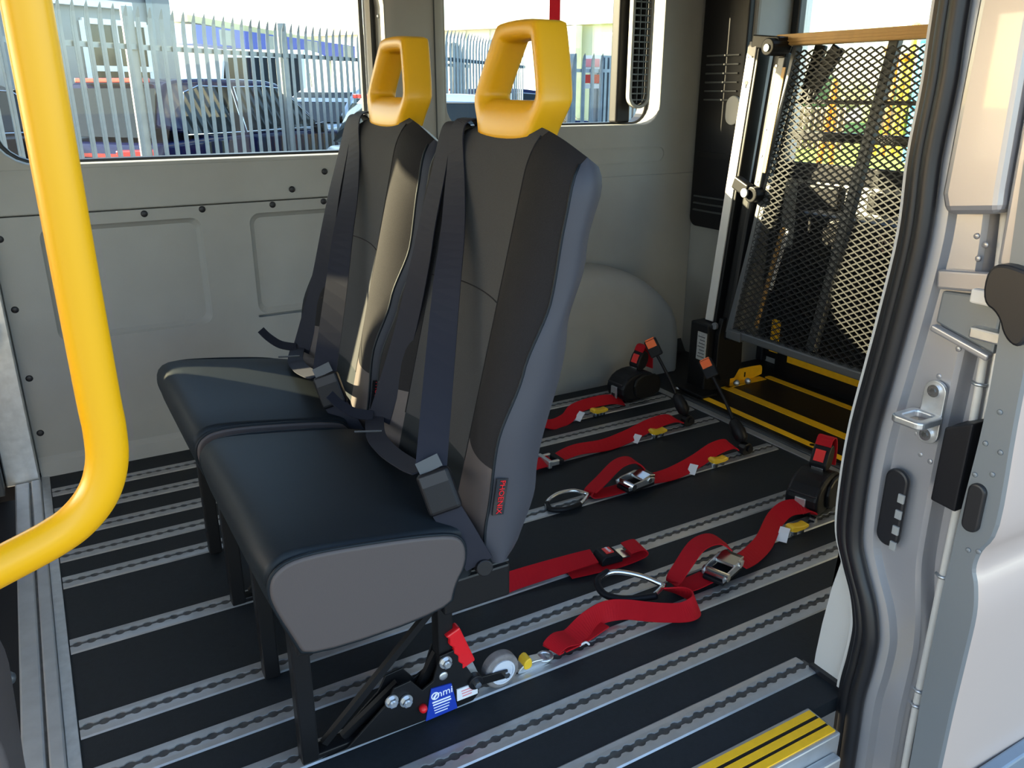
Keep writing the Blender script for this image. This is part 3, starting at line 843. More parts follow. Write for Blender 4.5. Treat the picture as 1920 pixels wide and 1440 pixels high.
    fc = V(-0.45,-0.88,0.15)
    MB().bar(bt+V(-0.004,0.010,0.016), bt, 0.036, 0.004, up=fc).build('tongue', 'grey_metal', belt)
    bk0 = MB().bar(bt, bb, 0.050, 0.022, up=fc).build('buckle', 'black_plastic', root, bevel=0.006, seg=3)
    dn = (bb-bt).normalized(); fcn = (fc-dn*fc.dot(dn)).normalized()
    MB().bar(bt+dn*0.004+fcn*0.0105, bt+dn*0.020+fcn*0.0105, 0.040, 0.003, up=fc).build('release_button', 'plug', bk0)
    st_ = spline([bb-dn*0.004, w_((0.470,0.957,0.404)), w_((0.482,0.947,0.375)), w_((0.492,0.942,0.354))],5)
    MB().ribbon(st_, 0.044, 0.005, sides=(0.85,-0.35,0.35)).build('buckle_strap', 'web_black', root)
    # ---- quick release foot locking into the near rail
    y = SC-0.110
    for yy in (y-0.020, y+0.016):
        MB().prism([(0.258,0.010),(0.300,0.012),(0.370,0.068),(0.385,0.095),(0.415,0.098),(0.435,0.070),(0.455,0.080),(0.470,0.125),(0.500,0.128),(0.515,0.092),(0.535,0.052),(0.542,0.020),(0.530,0.008),(0.44,0.006)], 'y', yy, yy+0.004).build('lock_plate', 'black_metal', root, bevel=0.001)
    MB().box((0.235,y-0.013,0.005),(0.54,y+0.013,0.016)).build('foot_bar', 'black_metal', root, bevel=0.002)
    MB().bar((0.268,y+0.002,0.020),(0.475,y+0.002,0.215),0.010,0.012).build('brace', 'black_metal', root)
    MB().bar((0.300,y+0.002,0.018),(0.400,y+0.002,0.085),0.010,0.012).build('brace', 'black_metal', root)
    MB().bar((0.440,y+0.006,0.055),(0.475,y+0.006,0.115),0.010,0.014).build('brace', 'black_metal', root)
    for (x, z) in ((0.379,0.074),(0.404,0.064),(0.478,0.112)):
        b_ = MB().cyl((x,y-0.021,z),(x,y-0.024,z),0.0115,20).build('bolt', 'zinc', root)
        MB().cyl((x,y-0.024,z),(x,y-0.031,z),0.0085,6).build('nut', 'steel', b_)
        MB().cyl((x,y-0.031,z),(x,y-0.033,z),0.005,12).build('bolt_end', 'zinc', b_)
    MB().dome((0.474,y-0.020,0.084),(0,-1,0),0.0085,0.003).build('rivet', 'zinc', root, smooth=True)
    MB().dome((0.434,y-0.020,0.036),(-0.2,-1,0),0.0075,0.012).build('release_pin', 'red_plastic', root, smooth=True)
    lb = MB().prism([(0.438,0.006),(0.498,0.008),(0.488,0.064),(0.450,0.068)], 'y', y-0.0225, y-0.0203).build('blue_label', 'label_blue', root)
    fr_ = lambda x, z: frame((x,y-0.0229,z),(1,0,0),(0,0,1))
    text('logo_lettering', 'nmi', 0.020, fr_(0.475,0.0525), 'white_ink', lb)
    MB().tube([V(0.4565+0.0065*math.cos(a),y-0.0229,0.0515+0.0065*math.sin(a)) for a in [PI*2*i/16 for i in range(16)]], 0.0012, 6, closed=True).build('logo_ring', 'white_ink', lb)
    MB().bar((0.4535,y-0.0229,0.0475),(0.4595,y-0.0229,0.0550),0.001,0.0035,up=(1,0,-1)).build('logo_figure', 'white_ink', lb)
    for k, w_ in enumerate((0.034,0.034,0.030,0.028,0.024)):
        MB().box((0.451+0.001*k,y-0.0232,0.0375-k*0.0056),(0.451+0.001*k+w_,y-0.0224,0.0375-k*0.0056+(0.0028 if k < 2 else 0.0016))).build('text_line', 'white_ink', lb)
    wl = MB().box((0.498,y-0.0225,0.022),(0.538,y-0.0203,0.046)).build('white_label', 'paper', root)
    for k in range(3):
        MB().box((0.506+0.001*k,y-0.0232,0.039-k*0.0055),(0.530-0.002*k,y-0.0224,0.0408-k*0.0055)).build('text_line', 'ink_red', wl)
    # lever with red grip
    p0 = V(0.536,y-0.010,0.054); d_ = V(-0.35,-0.02,0.94).normalized()
    lv = MB().bar(p0, p0+d_*0.045, 0.005, 0.017, up=(1,0,0.3)).build('lever', 'zinc', root)
    gp = MB(); nn = 16; vs = []; ax = V(0.94,0,0.35).normalized()
    gpts_l, gpts_r = [], []
    for k in range(17):
        t = k/16; c = p0+d_*(0.035+0.085*t)
        gpts_r.append(c+ax*0.0130); gpts_l.append(c-ax*(0.0130+0.0024*math.cos(t*8*PI)))
    pl = gpts_r+gpts_l[::-1]
    m2 = len(pl)
    gp.add([p+V(0,-0.010,0) for p in pl]+[p+V(0,0.010,0) for p in pl], [tuple(range(m2)),tuple(range(m2,2*m2))[::-1]]+[(i,(i+1)%m2,m2+(i+1)%m2,m2+i) for i in range(m2)])
    gp.build('red_grip', 'red_plastic', lv, bevel=0.003, seg=2)
    MB().cyl((0.534,y-0.026,0.048),(0.534,y+0.004,0.048),0.014,18).build('pivot', 'black_plastic', root, bevel=0.002)
    MB().cyl((0.534,y-0.034,0.048),(0.534,y-0.026,0.048),0.0065,6).build('pivot_nut', 'steel', root)
    # castor
    wc = V(0.594,y-0.002,0.038)
    MB().bar((0.530,y-0.018,0.044),(0.600,y-0.018,0.036),0.004,0.017).build('wheel_arm', 'black_metal', root, bevel=0.001)
    wt = MB().cyl(wc+V(0,-0.011,0), wc+V(0,0.011,0), 0.0345, 32).build('wheel', 'wheel_rubber', root, smooth=False, bevel=0.005, seg=3)
    MB().ring([(wc.x+0.024*math.cos(a), wc.z+0.024*math.sin(a)) for a in [2*PI*i/24 for i in range(24)]],
              [(wc.x+0.0205*math.cos(a), wc.z+0.0205*math.sin(a)) for a in [2*PI*i/24 for i in range(24)]], 'y', wc.y-0.0135, wc.y-0.0105).build('wheel_rim', 'wheel_hub', wt)
    MB().cyl(wc+V(0,-0.0118,0), wc+V(0,-0.010,0), 0.0205, 24).build('wheel_disc', 'wheel_hub', wt)
    MB().cyl((0.597,y-0.025,0.037),(0.597,y-0.020,0.037),0.006,6).build('axle_nut', 'steel', root)
    return root
seat1 = seat('near grey and black passenger seat closest to the sliding door')
seat2 = copy_tree(seat1)
seat2.location.y += 0.495
seat2['label'] = 'far grey and black passenger seat beside the window wall'

# red strap hanging from the roof behind the headrest
rs = tag(MB().ribbon([(0.905,1.40,ROOF_Z-0.002),(0.905,1.40,1.13),(0.907,1.40,0.96)],0.020,0.003,sides=(0.85,-0.52,0)).build('hanging_strap', 'web_red'), 'red strap hanging behind the near yellow headrest', 'strap')

# =================================================================== RESTRAINTS ON THE FLOOR
def fitting(parent, x, y, ang=0.0, clip='yellow_clip', long=True):
    """double stud rail fitting with a yellow release clip"""
    c, s_ = math.cos(ang), math.sin(ang)
    def T(mb):
        for v in mb.v: v.x, v.y = x+v.x*c-v.y*s_, y+v.x*s_+v.y*c
        return mb
    b = T(MB().prism(chaikin([(-0.032,0.003),(0.036,0.003),(0.036,0.012),(0.012,0.022),(-0.020,0.022),(-0.034,0.012)],1), 'y', -0.010, 0.010)).build('rail_fitting', 'zinc', parent, bevel=0.002)
    T(MB().prism(chaikin([(-0.022,0.010),(-0.004,0.010),(-0.004,0.030),(-0.012,0.034),(-0.022,0.026)],1), 'y', -0.0115, 0.0115)).build('release_clip', clip, parent, bevel=0.002)
    T(MB().tube([V(0.030+0.014*math.cos(a),0.013*math.sin(a),0.014) for a in [2*PI*i/14 for i in range(14)]],0.0035,8,closed=True)).build('ring', 'zinc', parent, smooth=True)
    return b
def stud_clip(parent, x, y):
    b = MB().cyl((x,y,0.003),(x,y,0.017),0.011,18).build('stud', 'steel', parent, bevel=0.002)
    MB().cyl((x+0.028,y,0.003),(x+0.028,y,0.015),0.009,16).build('stud', 'steel', parent, bevel=0.002)
    MB().prism(chaikin([(x-0.016,0.014),(x+0.044,0.014),(x+0.044,0.028),(x+0.020,0.024),(x-0.016,0.034)],1), 'y', y-0.0115, y+0.0115).build('release_clip', 'yellow_clip', parent, bevel=0.002)
def care_label(parent, x, y, z=0.018, rot=0.3):
    c, s_ = math.cos(rot), math.sin(rot)
    MB().ribbon([(x,y,z+0.010),(x-0.012*c,y-0.012*s_,z+0.002),(x-0.026*c,y-0.026*s_,0.006)],0.024,0.0008).build('care_label', 'paper', parent)
def ratchet(parent, x, y, z, ang):
    c, s_ = math.cos(ang), math.sin(ang)
    def T(mb):
        for v in mb.v: v.x, v.y, v.z = x+v.x*c-v.y*s_, y+v.x*s_+v.y*c, z+v.z
        return mb
    r = T(MB().prism([(-0.048,-0.006),(0.044,-0.006),(0.048,0.006),(0.020,0.012),(-0.030,0.010),(-0.050,0.004)], 'y', -0.030, -0.0265)).build('ratchet', 'zinc', parent, bevel=0.001)
    T(MB().prism([(-0.046,-0.004),(0.044,-0.004),(0.048,0.010),(0.020,0.018),(-0.030,0.014),(-0.050,0.008)], 'y', 0.020, 0.0235)).build('side_plate', 'zinc', r, bevel=0.001)
    T(MB().cyl((-0.034,-0.034,0.002),(-0.034,0.026,0.002),0.009,14)).build('pin', 'steel', r)
    T(MB().cyl((0.026,-0.033,0.005),(0.026,0.026,0.005),0.007,12)).build('pin', 'steel', r)
    T(MB().prism([(0.004,0.004),(0.050,0.004),(0.052,0.014),(0.034,0.018),(0.006,0.012)], 'y', -0.0265, 0.020)).build('handle', 'steel', r, bevel=0.002)
    T(MB().box((-0.046,-0.028,-0.016),(0.050,0.022,-0.006))).build('base_pad', 'black_plastic', r, bevel=0.003)
    return r
def carabiner(parent, pts, r, jaw):
    k = MB().tube(spline(pts+[pts[0]],5)[:-1], r, 10, closed=True).build('carabiner', 'steel', parent, smooth=True)
    MB().tube(spline(jaw,5), r*1.35, 10).build('carabiner_grip', 'black_plastic', k, smooth=True)
    return k
def buckle_box(parent, x, y, z, ang, b='red_button', L=0.055):
    c, s_ = math.cos(ang), math.sin(ang)
    def T(mb):
        for v in mb.v: v.x, v.y, v.z = x+v.x*c-v.y*s_, y+v.x*s_+v.y*c, z+v.z
        return mb
    k = T(MB().prism([(-L/2,0.0),(L/2,0.0),(L/2,0.012),(L*0.2,0.024),(-L*0.35,0.024),(-L/2,0.014)], 'y', -0.022, 0.022)).build('buckle', 'black_plastic', parent, bevel=0.003)
    T(MB().box((-L*0.20,-0.012,0.0235),(L*0.16,0.012,0.0262))).build('release_button', b, k, bevel=0.001)
    return k, T

# strap 4: long lap strap with push button buckle, on the seat's inner rail
s4 = thing('lap_strap', (0.95,1.31,0.0), 'red lap strap with black push button buckle behind the near seat', 'strap', 'red restraint straps')
pts = spline([(0.735,1.318,0.018),(0.78,1.318,0.020),(0.85,1.314,0.022),(0.92,1.306,0.026),(0.97,1.298,0.030)],6)
MB().ribbon(pts,0.044,0.003,sides=[V(0.0,1,0.75-0.6*i/len(pts)) for i in range(len(pts))]).build('webbing', 'web_red', s4)
pts = spline([(0.90,1.300,0.008),(1.00,1.288,0.006),(1.06,1.284,0.008),(1.095,1.282,0.016),(1.085,1.284,0.032),(1.052,1.288,0.030)],6)
MB().ribbon(pts,0.046,0.003,sides=(0.1,1,0.05)).build('webbing', 'web_red', s4)
bk, T = buckle_box(s4, 1.005, 1.293, 0.012, -0.10)
text('button_lettering', 'PRESS', 0.0085, frame((1.004,1.2935,0.0388),(0,-1,0),(1,0,0)), 'white_ink', bk)
T(MB().box((0.026,-0.018,0.006),(0.048,0.018,0.009))).build('tongue', 'steel', s4)
fitting(s4, 0.688, 1.322)

# strap 5: ratchet tie-down with carabiner and long twisted tail
s5 = thing('ratchet_strap', (1.25,1.15,0.0), 'red ratchet strap with black carabiner beside the near retractor', 'strap', 'red restraint straps')
pts = spline([(1.548,1.180,0.034),(1.530,1.196,0.050),(1.49,1.212,0.050),(1.44,1.204,0.036),(1.36,1.160,0.022),(1.29,1.133,0.020),(1.235,1.118,0.026)],6)
MB().ribbon(pts,0.044,0.003,sides=[V(-0.1,1,0.10+0.5*math.sin(PI*i/len(pts))) for i in range(len(pts))]).build('webbing', 'web_red', s5)
pts = spline([(1.235,1.150,0.050),(1.205,1.165,0.072),(1.150,1.160,0.076),(1.095,1.142,0.055),(1.055,1.128,0.026),(1.095,1.125,0.012),(1.15,1.125,0.014)],7)
MB().ribbon(pts,0.046,0.003,sides=(0.25,1,0)).build('loop', 'web_red', s5)
ratchet(s5, 1.185, 1.118, 0.032, 0.33)
carabiner(s5, [V(1.030,1.128,0.030),V(1.000,1.170,0.040),V(0.955,1.205,0.045),V(0.915,1.205,0.038),V(0.905,1.180,0.028),V(0.925,1.150,0.022),V(0.985,1.120,0.022)], 0.0058, [V(1.000,1.116,0.022),V(0.960,1.128,0.022),V(0.925,1.148,0.022),V(0.905,1.175,0.026),V(0.912,1.205,0.037),V(0.945,1.212,0.045)])
stud_clip(s5, 1.470, 1.172)
care_label(s5, 1.440, 1.170, 0.022, 0.5)
s6 = thing('floor_strap', (0.90,1.07,0.0), 'looped red strap hooked to the rail behind the castor wheel', 'strap', 'red restraint straps')
pts = spline([(0.725,1.078,0.012),(0.712,1.075,0.026),(0.735,1.080,0.034),(0.775,1.090,0.022),(0.825,1.112,0.016),(0.870,1.122,0.018),(0.915,1.106,0.022),(0.965,1.062,0.026),(1.010,1.038,0.026),(1.045,1.045,0.026),(1.056,1.072,0.028),(1.042,1.100,0.030),(1.015,1.118,0.034)],8)
n = len(pts)
def tw(i):
    t = i/n; a = interp(t,[0,0.22,0.40,0.50,0.62,0.80,1.0],[0.0,0.2,1.1,0.55,0.45,1.25,0.6])
    tg = (pts[min(i+1,n-1)]-pts[max(i-1,0)]).normalized(); sd = tg.cross(V(0,0,1)).normalized()
    return -sd*math.cos(a)+V(0,0,1)*math.sin(a)
for p in pts: p.z = max(p.z, 0.024)
MB().ribbon(pts,0.042,0.003,sides=[tw(i) for i in range(n)]).build('webbing', 'web_red', s6)
MB().ribbon(spline([(0.735,1.082,0.018),(0.79,1.092,0.014),(0.855,1.112,0.010)],5),0.040,0.003).build('stitched_tail', 'web_red', s6)
fitting(s6, 0.668, 1.076)
MB().tube(spline([(0.775,1.072,0.012),(0.785,1.066,0.020),(0.793,1.066,0.012)],4),0.0022,6).build('tab', 'paper', s6)

# strap 3: ratchet strap on the middle rail
s3 = thing('ratchet_strap', (1.35,1.57,0.0), 'red ratchet strap with steel hook on the middle rail', 'strap', 'red restraint straps')
pts = spline([(1.680,1.585,0.024),(1.66,1.586,0.042),(1.60,1.584,0.040),(1.52,1.574,0.022),(1.42,1.560,0.014),(1.33,1.556,0.020)],6)
MB().ribbon(pts,0.044,0.003,sides=[V(0,1,0.55*math.sin(PI*i/len(pts))) for i in range(len(pts))]).build('webbing', 'web_red', s3)
pts = spline([(1.34,1.590,0.040),(1.315,1.602,0.064),(1.265,1.600,0.066),(1.205,1.588,0.040),(1.155,1.577,0.014),(1.20,1.568,0.010),(1.28,1.562,0.012)],7)
MB().ribbon(pts,0.046,0.003,sides=(0.1,1,0)).build('loop', 'web_red', s3)
ratchet(s3, 1.288, 1.556, 0.028, 0.12)
carabiner(s3, [V(1.150,1.575,0.014),V(1.125,1.605,0.018),V(1.080,1.612,0.018),V(1.035,1.596,0.014),V(1.022,1.568,0.010),V(1.050,1.546,0.010),V(1.105,1.548,0.010)], 0.0055, [V(1.105,1.546,0.010),V(1.055,1.543,0.010),V(1.024,1.562,0.010),V(1.030,1.590,0.013)])
stud_clip(s3, 1.575, 1.554)
care_label(s3, 1.500, 1.556, 0.016, 0.5)
# strap 2: strap with cam buckle
s2 = thing('cam_buckle_strap', (1.40,1.82,0.0), 'red strap with silver cam buckle next to the seat back', 'strap', 'red restraint straps')
pts = spline([(1.69,1.836,0.020),(1.65,1.838,0.036),(1.57,1.832,0.034),(1.48,1.822,0.020),(1.38,1.812,0.014),(1.28,1.816,0.020),(1.21,1.806,0.016)],6)
MB().ribbon(pts,0.046,0.003,sides=[V(0,1,0.5*math.sin(PI*i/len(pts))) for i in range(len(pts))]).build('webbing', 'web_red', s2)
MB().ribbon([(1.175,1.796,0.018),(1.12,1.792,0.020),(1.06,1.792,0.016),(1.00,1.80,0.012)],0.044,0.003,sides=(0,1,0.25)).build('webbing', 'web_red', s2)
cb = MB().box((1.150,1.768,0.006),(1.162,1.832,0.030)).build('cam_buckle', 'zinc', s2, bevel=0.003)
MB().box((1.162,1.772,0.010),(1.190,1.782,0.026)).build('side_plate', 'zinc', cb, bevel=0.003)
MB().box((1.162,1.820,0.010),(1.190,1.830,0.026)).build('side_plate', 'zinc', cb, bevel=0.003)
MB().box((1.186,1.772,0.006),(1.205,1.830,0.024)).build('cam_lever', 'black_plastic', cb, bevel=0.003)
stud_clip(s2, 1.560, 1.804)
care_label(s2, 1.500, 1.806, 0.014, 0.4)
# strap 1: short strap at the far retractor
s1 = thing('floor_strap', (1.42,2.06,0.0), 'short red strap curling out below the far retractor', 'strap', 'red restraint straps')
pts = spline([(1.64,2.070,0.020),(1.585,2.072,0.036),(1.50,2.070,0.038),(1.44,2.066,0.030),(1.40,2.050,0.012),(1.34,2.036,0.008),(1.29,2.040,0.024),(1.24,2.045,0.030)],6)
MB().ribbon(pts,0.044,0.003,sides=[V(0,1,0.5) for i in range(len(pts))]).build('webbing', 'web_red', s1)
stud_clip(s1, 1.505, 2.038)
care_label(s1, 1.45, 2.035, 0.02, 0.3)

# retractors
def retractor(x, y, ang, label):
    root = thing('belt_retractor', (x,y,0.0), label, 'retractor', 'wheelchair belt retractors')
    c, s_ = math.cos(ang), math.sin(ang)
    def T(mb):
        for v in mb.v: v.x, v.y = x+v.x*c-v.y*s_, y+v.x*s_+v.y*c
        return mb
    hs = T(MB().prism(chaikin([(-0.085,0.040),(-0.088,0.078),(-0.060,0.108),(-0.010,0.118),(0.040,0.110),(0.078,0.085),(0.085,0.050),(0.055,0.022),(-0.060,0.018)],1), 'y', -0.042, 0.042)).build('housing', 'black_plastic', root, bevel=0.010, seg=3)
    T(MB().prism(chaikin([(-0.030,0.022),(0.075,0.022),(0.088,0.055),(0.075,0.098),(0.0,0.112),(-0.045,0.090)],1), 'y', -0.052, -0.040)).build('side_cover', 'black_metal', root, bevel=0.006)
    T(MB().box((-0.091,-0.014,0.030),(-0.084,0.014,0.072))).build('latch_plate', 'zinc', root, bevel=0.002)
    T(MB().box((-0.094,-0.007,0.034),(-0.090,0.007,0.048))).build('latch_slot', 'plug', root)
    T(MB().box((-0.086,-0.036,0.078),(-0.070,0.036,0.084))).build('belt_slot', 'plug', root, bevel=0.002)
    T(MB().box((-0.045,-0.016,0.003),(0.050,0.016,0.026))).build('foot', 'black_metal', root, bevel=0.003)
    T(MB().cyl((-0.055,-0.020,0.008),(-0.055,-0.034,0.008),0.008,12)).build('stud', 'steel', root)
    bk = T(MB().prism(chaikin([(-0.010,0.118),(0.030,0.112),(0.050,0.150),(0.040,0.180),(0.012,0.176)],1), 'y', -0.022, 0.022)).build('buckle', 'black_plastic', root, bevel=0.004)
    T(MB().bar((-0.003,0,0.140),(0.010,0,0.168),0.026,0.004,up=(-0.9,0,0.4))).build('release_button', 'red_button', bk, bevel=0.001)
    T(MB().ribbon(spline([(0.018,0,0.176),(0.030,0,0.194),(0.052,0,0.190),(0.066,0,0.160),(0.070,0,0.11)],5),0.040,0.003,sides=(0,1,0))).build('webbing', 'web_red', root)
    T(MB().box((-0.004,-0.015,0.114),(0.012,0.015,0.124))).build('tongue', 'steel', bk, bevel=0.001)
    return root
retractor(1.705, 2.098, 0.10, 'black belt retractor with red buckle by the far wheel arch')
retractor(1.612, 1.236, 0.32, 'black belt retractor with red buckle beside the door pillar')
# buckle stalks
def stalk(base, top, label, roll):
    bx_, by_, tx, ty, tz = *base, *top
    root = thing('buckle_stalk', (bx_,by_,0.0), label, 'buckle', 'upright buckle stalks')
    p0 = V(bx_,by_,0.03); p1 = V(tx,ty,tz); d = (p1-p0).normalized()
    MB().prism(chaikin([(bx_-0.022,0.003),(bx_+0.024,0.003),(bx_+0.024,0.022),(bx_+0.008,0.040),(bx_-0.014,0.034)],1), 'y', by_-0.012, by_+0.012).build('rail_fitting', 'black_metal', root, bevel=0.002)
    MB().cyl((bx_+0.006,by_-0.018,0.022),(bx_+0.006,by_+0.014,0.022),0.010,14).build('knob', 'black_plastic', root)
    L = (p1-p0).length
    a = p0+d*0.01; b = p0+d*(0.30*L)
    MB().tube([a,a+d*0.012,p0+d*(0.16*L),b-d*0.008,b],[0.010,0.019,0.021,0.016,0.008],14).build('sleeve', 'black_plastic', root, smooth=True)
    MB().tube(spline([b, p0+d*(0.5*L)+V(0.004,0,0), p1-d*0.045],5),0.0052,8).build('cable', 'black_plastic', root, smooth=True)
    up = Vector(roll)
    bk = MB().bar(p1-d*0.058, p1, 0.040, 0.019, up=up).build('buckle', 'black_plastic', root, bevel=0.004, seg=3)
    sd = d.cross(up).normalized(); u = sd.cross(d).normalized()
    MB().bar(p1-d*0.026+u*0.0098, p1-d*0.002+u*0.0098, 0.030, 0.003, up=up).build('release_button', 'orange_button', bk, bevel=0.001)
    MB().bar(p1-d*0.006, p1+d*0.003, 0.030, 0.014, up=up).build('button_end', 'orange_button', bk, bevel=0.002)
stalk((1.715,1.830), (1.640,1.948,0.270), 'black buckle stalk with orange button in front of the wheel arch', (-0.75,-0.6,0.25))
stalk((1.715,1.576), (1.688,1.745,0.252), 'black buckle stalk with orange button beside the lift', (-0.75,-0.6,0.25))

# =================================================================== WHEELCHAIR LIFT
lift = thing('wheelchair_lift', (2.1,1.6,0.0), 'folded black wheelchair lift with mesh platform and yellow edging', 'wheelchair lift')
MB().box((1.885,1.00,0.0),(2.345,2.045,0.012)).build('base_plate', 'black_metal', lift, bevel=0.003)
MB().box((1.870,1.00,0.0),(1.886,2.045,0.008)).build('front_lip', 'grey_metal', lift, bevel=0.002)
def strip(x, y0, y1, w, z=0.0125):
    return MB().prism(rrect(x-w/2,y0,x+w/2,y1,w*0.3,3), 'z', z, z+0.002).build('yellow_strip', 'yellow_paint', lift)
s_ = strip(1.918,1.00,1.995,0.026)
strip(2.275,1.00,2.02,0.030)
MB().box((2.040,1.00,0.0125),(2.078,2.075,0.0145)).build('yellow_strip', 'yellow_paint', lift)
for y in (1.975, 1.50, 1.2):
    MB().cyl((1.918,y,0.0145),(1.918,y,0.016),0.008,12).build('screw', 'black_metal', lift)
up_ = MB().prism(chaikin([(2.052,0.012),(2.052,0.040),(2.075,0.060),(2.25,0.060),(2.262,0.050),(2.262,0.012)],1), 'y', 2.034, 2.040).build('side_guard', 'yellow_paint', lift, bevel=0.001)
MB().box((2.06,1.998,0.0125),(2.25,2.034,0.0145)).build('yellow_strip', 'yellow_paint', lift)
MB().box((2.17,2.031,0.026),(2.174,2.036,0.044)).build('slot', 'plug', up_)
bk_ = MB().box((2.335,1.00,0.0),(2.350,2.045,0.245)).build('back_plate', 'black_metal', lift, bevel=0.002)
MB().box((2.332,1.02,0.070),(2.336,1.985,0.108)).build('yellow_strip', 'yellow_paint', bk_)
MB().box((2.332,2.035,0.090),(2.336,2.075,0.215)).build('yellow_strip', 'yellow_paint', lift)
# leaning frame: top leans to the rear
def lean(z): return 2.000+0.097*(z-0.24)
def lp(y, z, dx=0.0): return V(lean(z)+dx, y, z)
def pp_(y, z, dx=0.0): return V(2.000+0.165*(z-0.24)+dx, y, z)
# post with pale front face
post = MB().bar(lp(2.050,0.150,0.02), lp(2.050,1.165,0.02), 0.050, 0.052, up=(1,0,0)).build('post', 'black_metal', lift, bevel=0.003)
MB().bar(lp(2.055,0.26,-0.008), lp(2.055,1.150,-0.008), 0.036, 0.005, up=(1,0,0)).build('post_face', 'cream', post, bevel=0.001)
MB().bar(lp(2.055,1.150,-0.008), lp(2.055,1.168,0.01), 0.036, 0.005, up=(1,0,0)).build('face_cap', 'cream', post)
MB().cyl(lp(2.055,1.040,-0.012), lp(2.055,1.040,-0.006), 0.0075, 14).build('keyhole', 'plug', post)
MB().bar(lp(2.056,1.025,-0.0115), lp(2.056,1.037,-0.0115), 0.006, 0.003, up=(1,0,0)).build('keyhole', 'plug', post)
for y in (2.064, 2.046):
    MB().cyl(lp(y,1.118,-0.012), lp(y,1.118,-0.006), 0.003, 10).build('screw', 'plug', post)
MB().cyl(lp(1.972,1.145,-0.03), lp(1.972,1.145,0.05), 0.026, 20).build('top_pivot', 'black_metal', lift, bevel=0.003)
MB().cyl(lp(1.972,1.142,-0.034), lp(1.972,1.142,-0.029), 0.011, 14).build('pivot_bolt', 'zinc', lift)
MB().bar(lp(2.06,1.165,0.012), lp(1.955,1.155,0.02), 0.05, 0.040).build('top_bracket', 'black_metal', lift, bevel=0.004)
MB().bar(lp(1.99,0.50,0.05), lp(1.98,1.13,0.05), 0.050, 0.030, up=(1,0,0)).build('lift_arm', 'black_metal', lift, bevel=0.004)
MB().bar(lp(2.000,0.20,0.03), lp(1.995,0.72,0.03), 0.044, 0.036, up=(1,0,0)).build('hydraulic_ram', 'black_metal', lift, bevel=0.012, seg=3)
arm2 = MB().bar(lp(1.952,0.72,0.01), lp(1.938,1.115,0.01), 0.028, 0.012, up=(1,0,0)).build('upper_arm', 'grey_metal', lift, bevel=0.003)
MB().bar(lp(1.928,0.77,0.002), lp(1.918,1.085,0.002), 0.012, 0.004, up=(1,0,0)).build('yellow_strip', 'ochre', arm2)
for z in (0.74,0.82,0.90,0.98,1.09):
    MB().cyl(lp(1.953,z,0.002), lp(1.953,z,0.005), 0.004, 10).build('screw', 'zinc', arm2)
MB().bar(lp(2.03,0.735,-0.012), lp(1.965,0.710,-0.012), 0.030, 0.042, up=(0,0,1)).build('elbow', 'black_metal', lift, bevel=0.006, seg=3)
MB().cyl(lp(1.965,0.705,-0.036), lp(1.965,0.705,-0.028), 0.015, 16).build('elbow_bolt', 'zinc', lift, bevel=0.002)
MB().cyl(lp(1.950,0.700,-0.02), lp(1.950,0.700,0.02), 0.026, 18).build('elbow_hub', 'black_metal', lift, bevel=0.004)
# post base with rating plate
MB().box((1.955,2.015,0.0),(2.085,2.105,0.255)).build('post_base', 'black_metal', lift, bevel=0.006)
MB().prism(chaikin([(1.985,0.05),(1.985,0.275),(2.04,0.285),(2.10,0.22),(2.11,0.05)],1), 'y', 1.992, 2.012).build('knuckle', 'black_metal', lift, bevel=0.003)
MB().cyl((1.975,2.010,0.252),(1.984,2.010,0.252),0.012,16).build('knuckle_pin', 'zinc', lift)
MB().box((1.952,2.018,0.125),(1.9555,2.062,0.225)).build('rating_plate', 'label_pale', lift)
for k in range(7):
    MB().box((1.9505,2.024,0.136+k*0.012),(1.9525,2.056-0.004*(k % 3),0.1385+k*0.012)).build('text_line', 'grey_metal', lift)
MB().box((1.90,1.96,0.012),(1.97,2.10,0.022)).build('foot_plate', 'black_metal', lift, bevel=0.003)
MB().dome((1.905,2.09,0.010),(0,0,1),0.010,0.008,12).build('foot_bolt', 'zinc', lift, smooth=True)
for (y, x) in ((1.99,2.09),(1.985,2.14)):
    MB().dome((x,y,0.03),(-1,-0.5,0.2),0.012,0.01,12).build('cap_bolt', 'zinc', lift, smooth=True)
# platform
PY0, PY1 = 1.20, 1.945
pz0, pz1 = 0.245, 1.150
plat = MB()
plat.bar(pp_(PY1,pz0,0.0), pp_(PY1-0.012,pz1,0.0), 0.016, 0.030, up=(1,0,0))
platf = plat.build('platform_frame', 'frame_metal', lift, bevel=0.003)
MB().bar(pp_(PY1+0.008,pz0-0.005,-0.010), pp_(PY1-0.020,0.735,-0.010), 0.026, 0.005, up=(1,0,0)).build('edge_strip', 'frame_metal', platf)
MB().bar(pp_(PY0,pz0,0.0), pp_(PY0-0.02,pz1,0.0), 0.016, 0.030, up=(1,0,0)).build('side_bar', 'grey_metal', platf, bevel=0.003)
MB().bar(pp_(PY1+0.004,pz0,-0.004), pp_(PY0,pz0,-0.004), 0.034, 0.026).build('bottom_bar', 'frame_metal', platf, bevel=0.005, seg=3)
MB().bar(pp_(PY1+0.006,pz0-0.004,-0.006), pp_(PY1-0.060,pz0-0.004,-0.006), 0.040, 0.032).build('corner_cap', 'frame_metal', platf, bevel=0.004)
MB().bar(pp_(1.64,pz0+0.01,0.03), pp_(1.610,pz1+0.01,0.03), 0.032, 0.024, up=(1,0,0)).build('stiffener', 'grey_metal', platf, bevel=0.003)
MB().bar(pp_(PY1-0.02,0.985,0.035), pp_(PY0,0.985,0.035), 0.012, 0.012).build('cross_bar', 'black_metal', platf)
MB().bar(pp_(2.05,0.875,0.20), pp_(PY0,0.875,0.20), 0.02, 0.030).build('handrail', 'black_metal', lift, bevel=0.004)
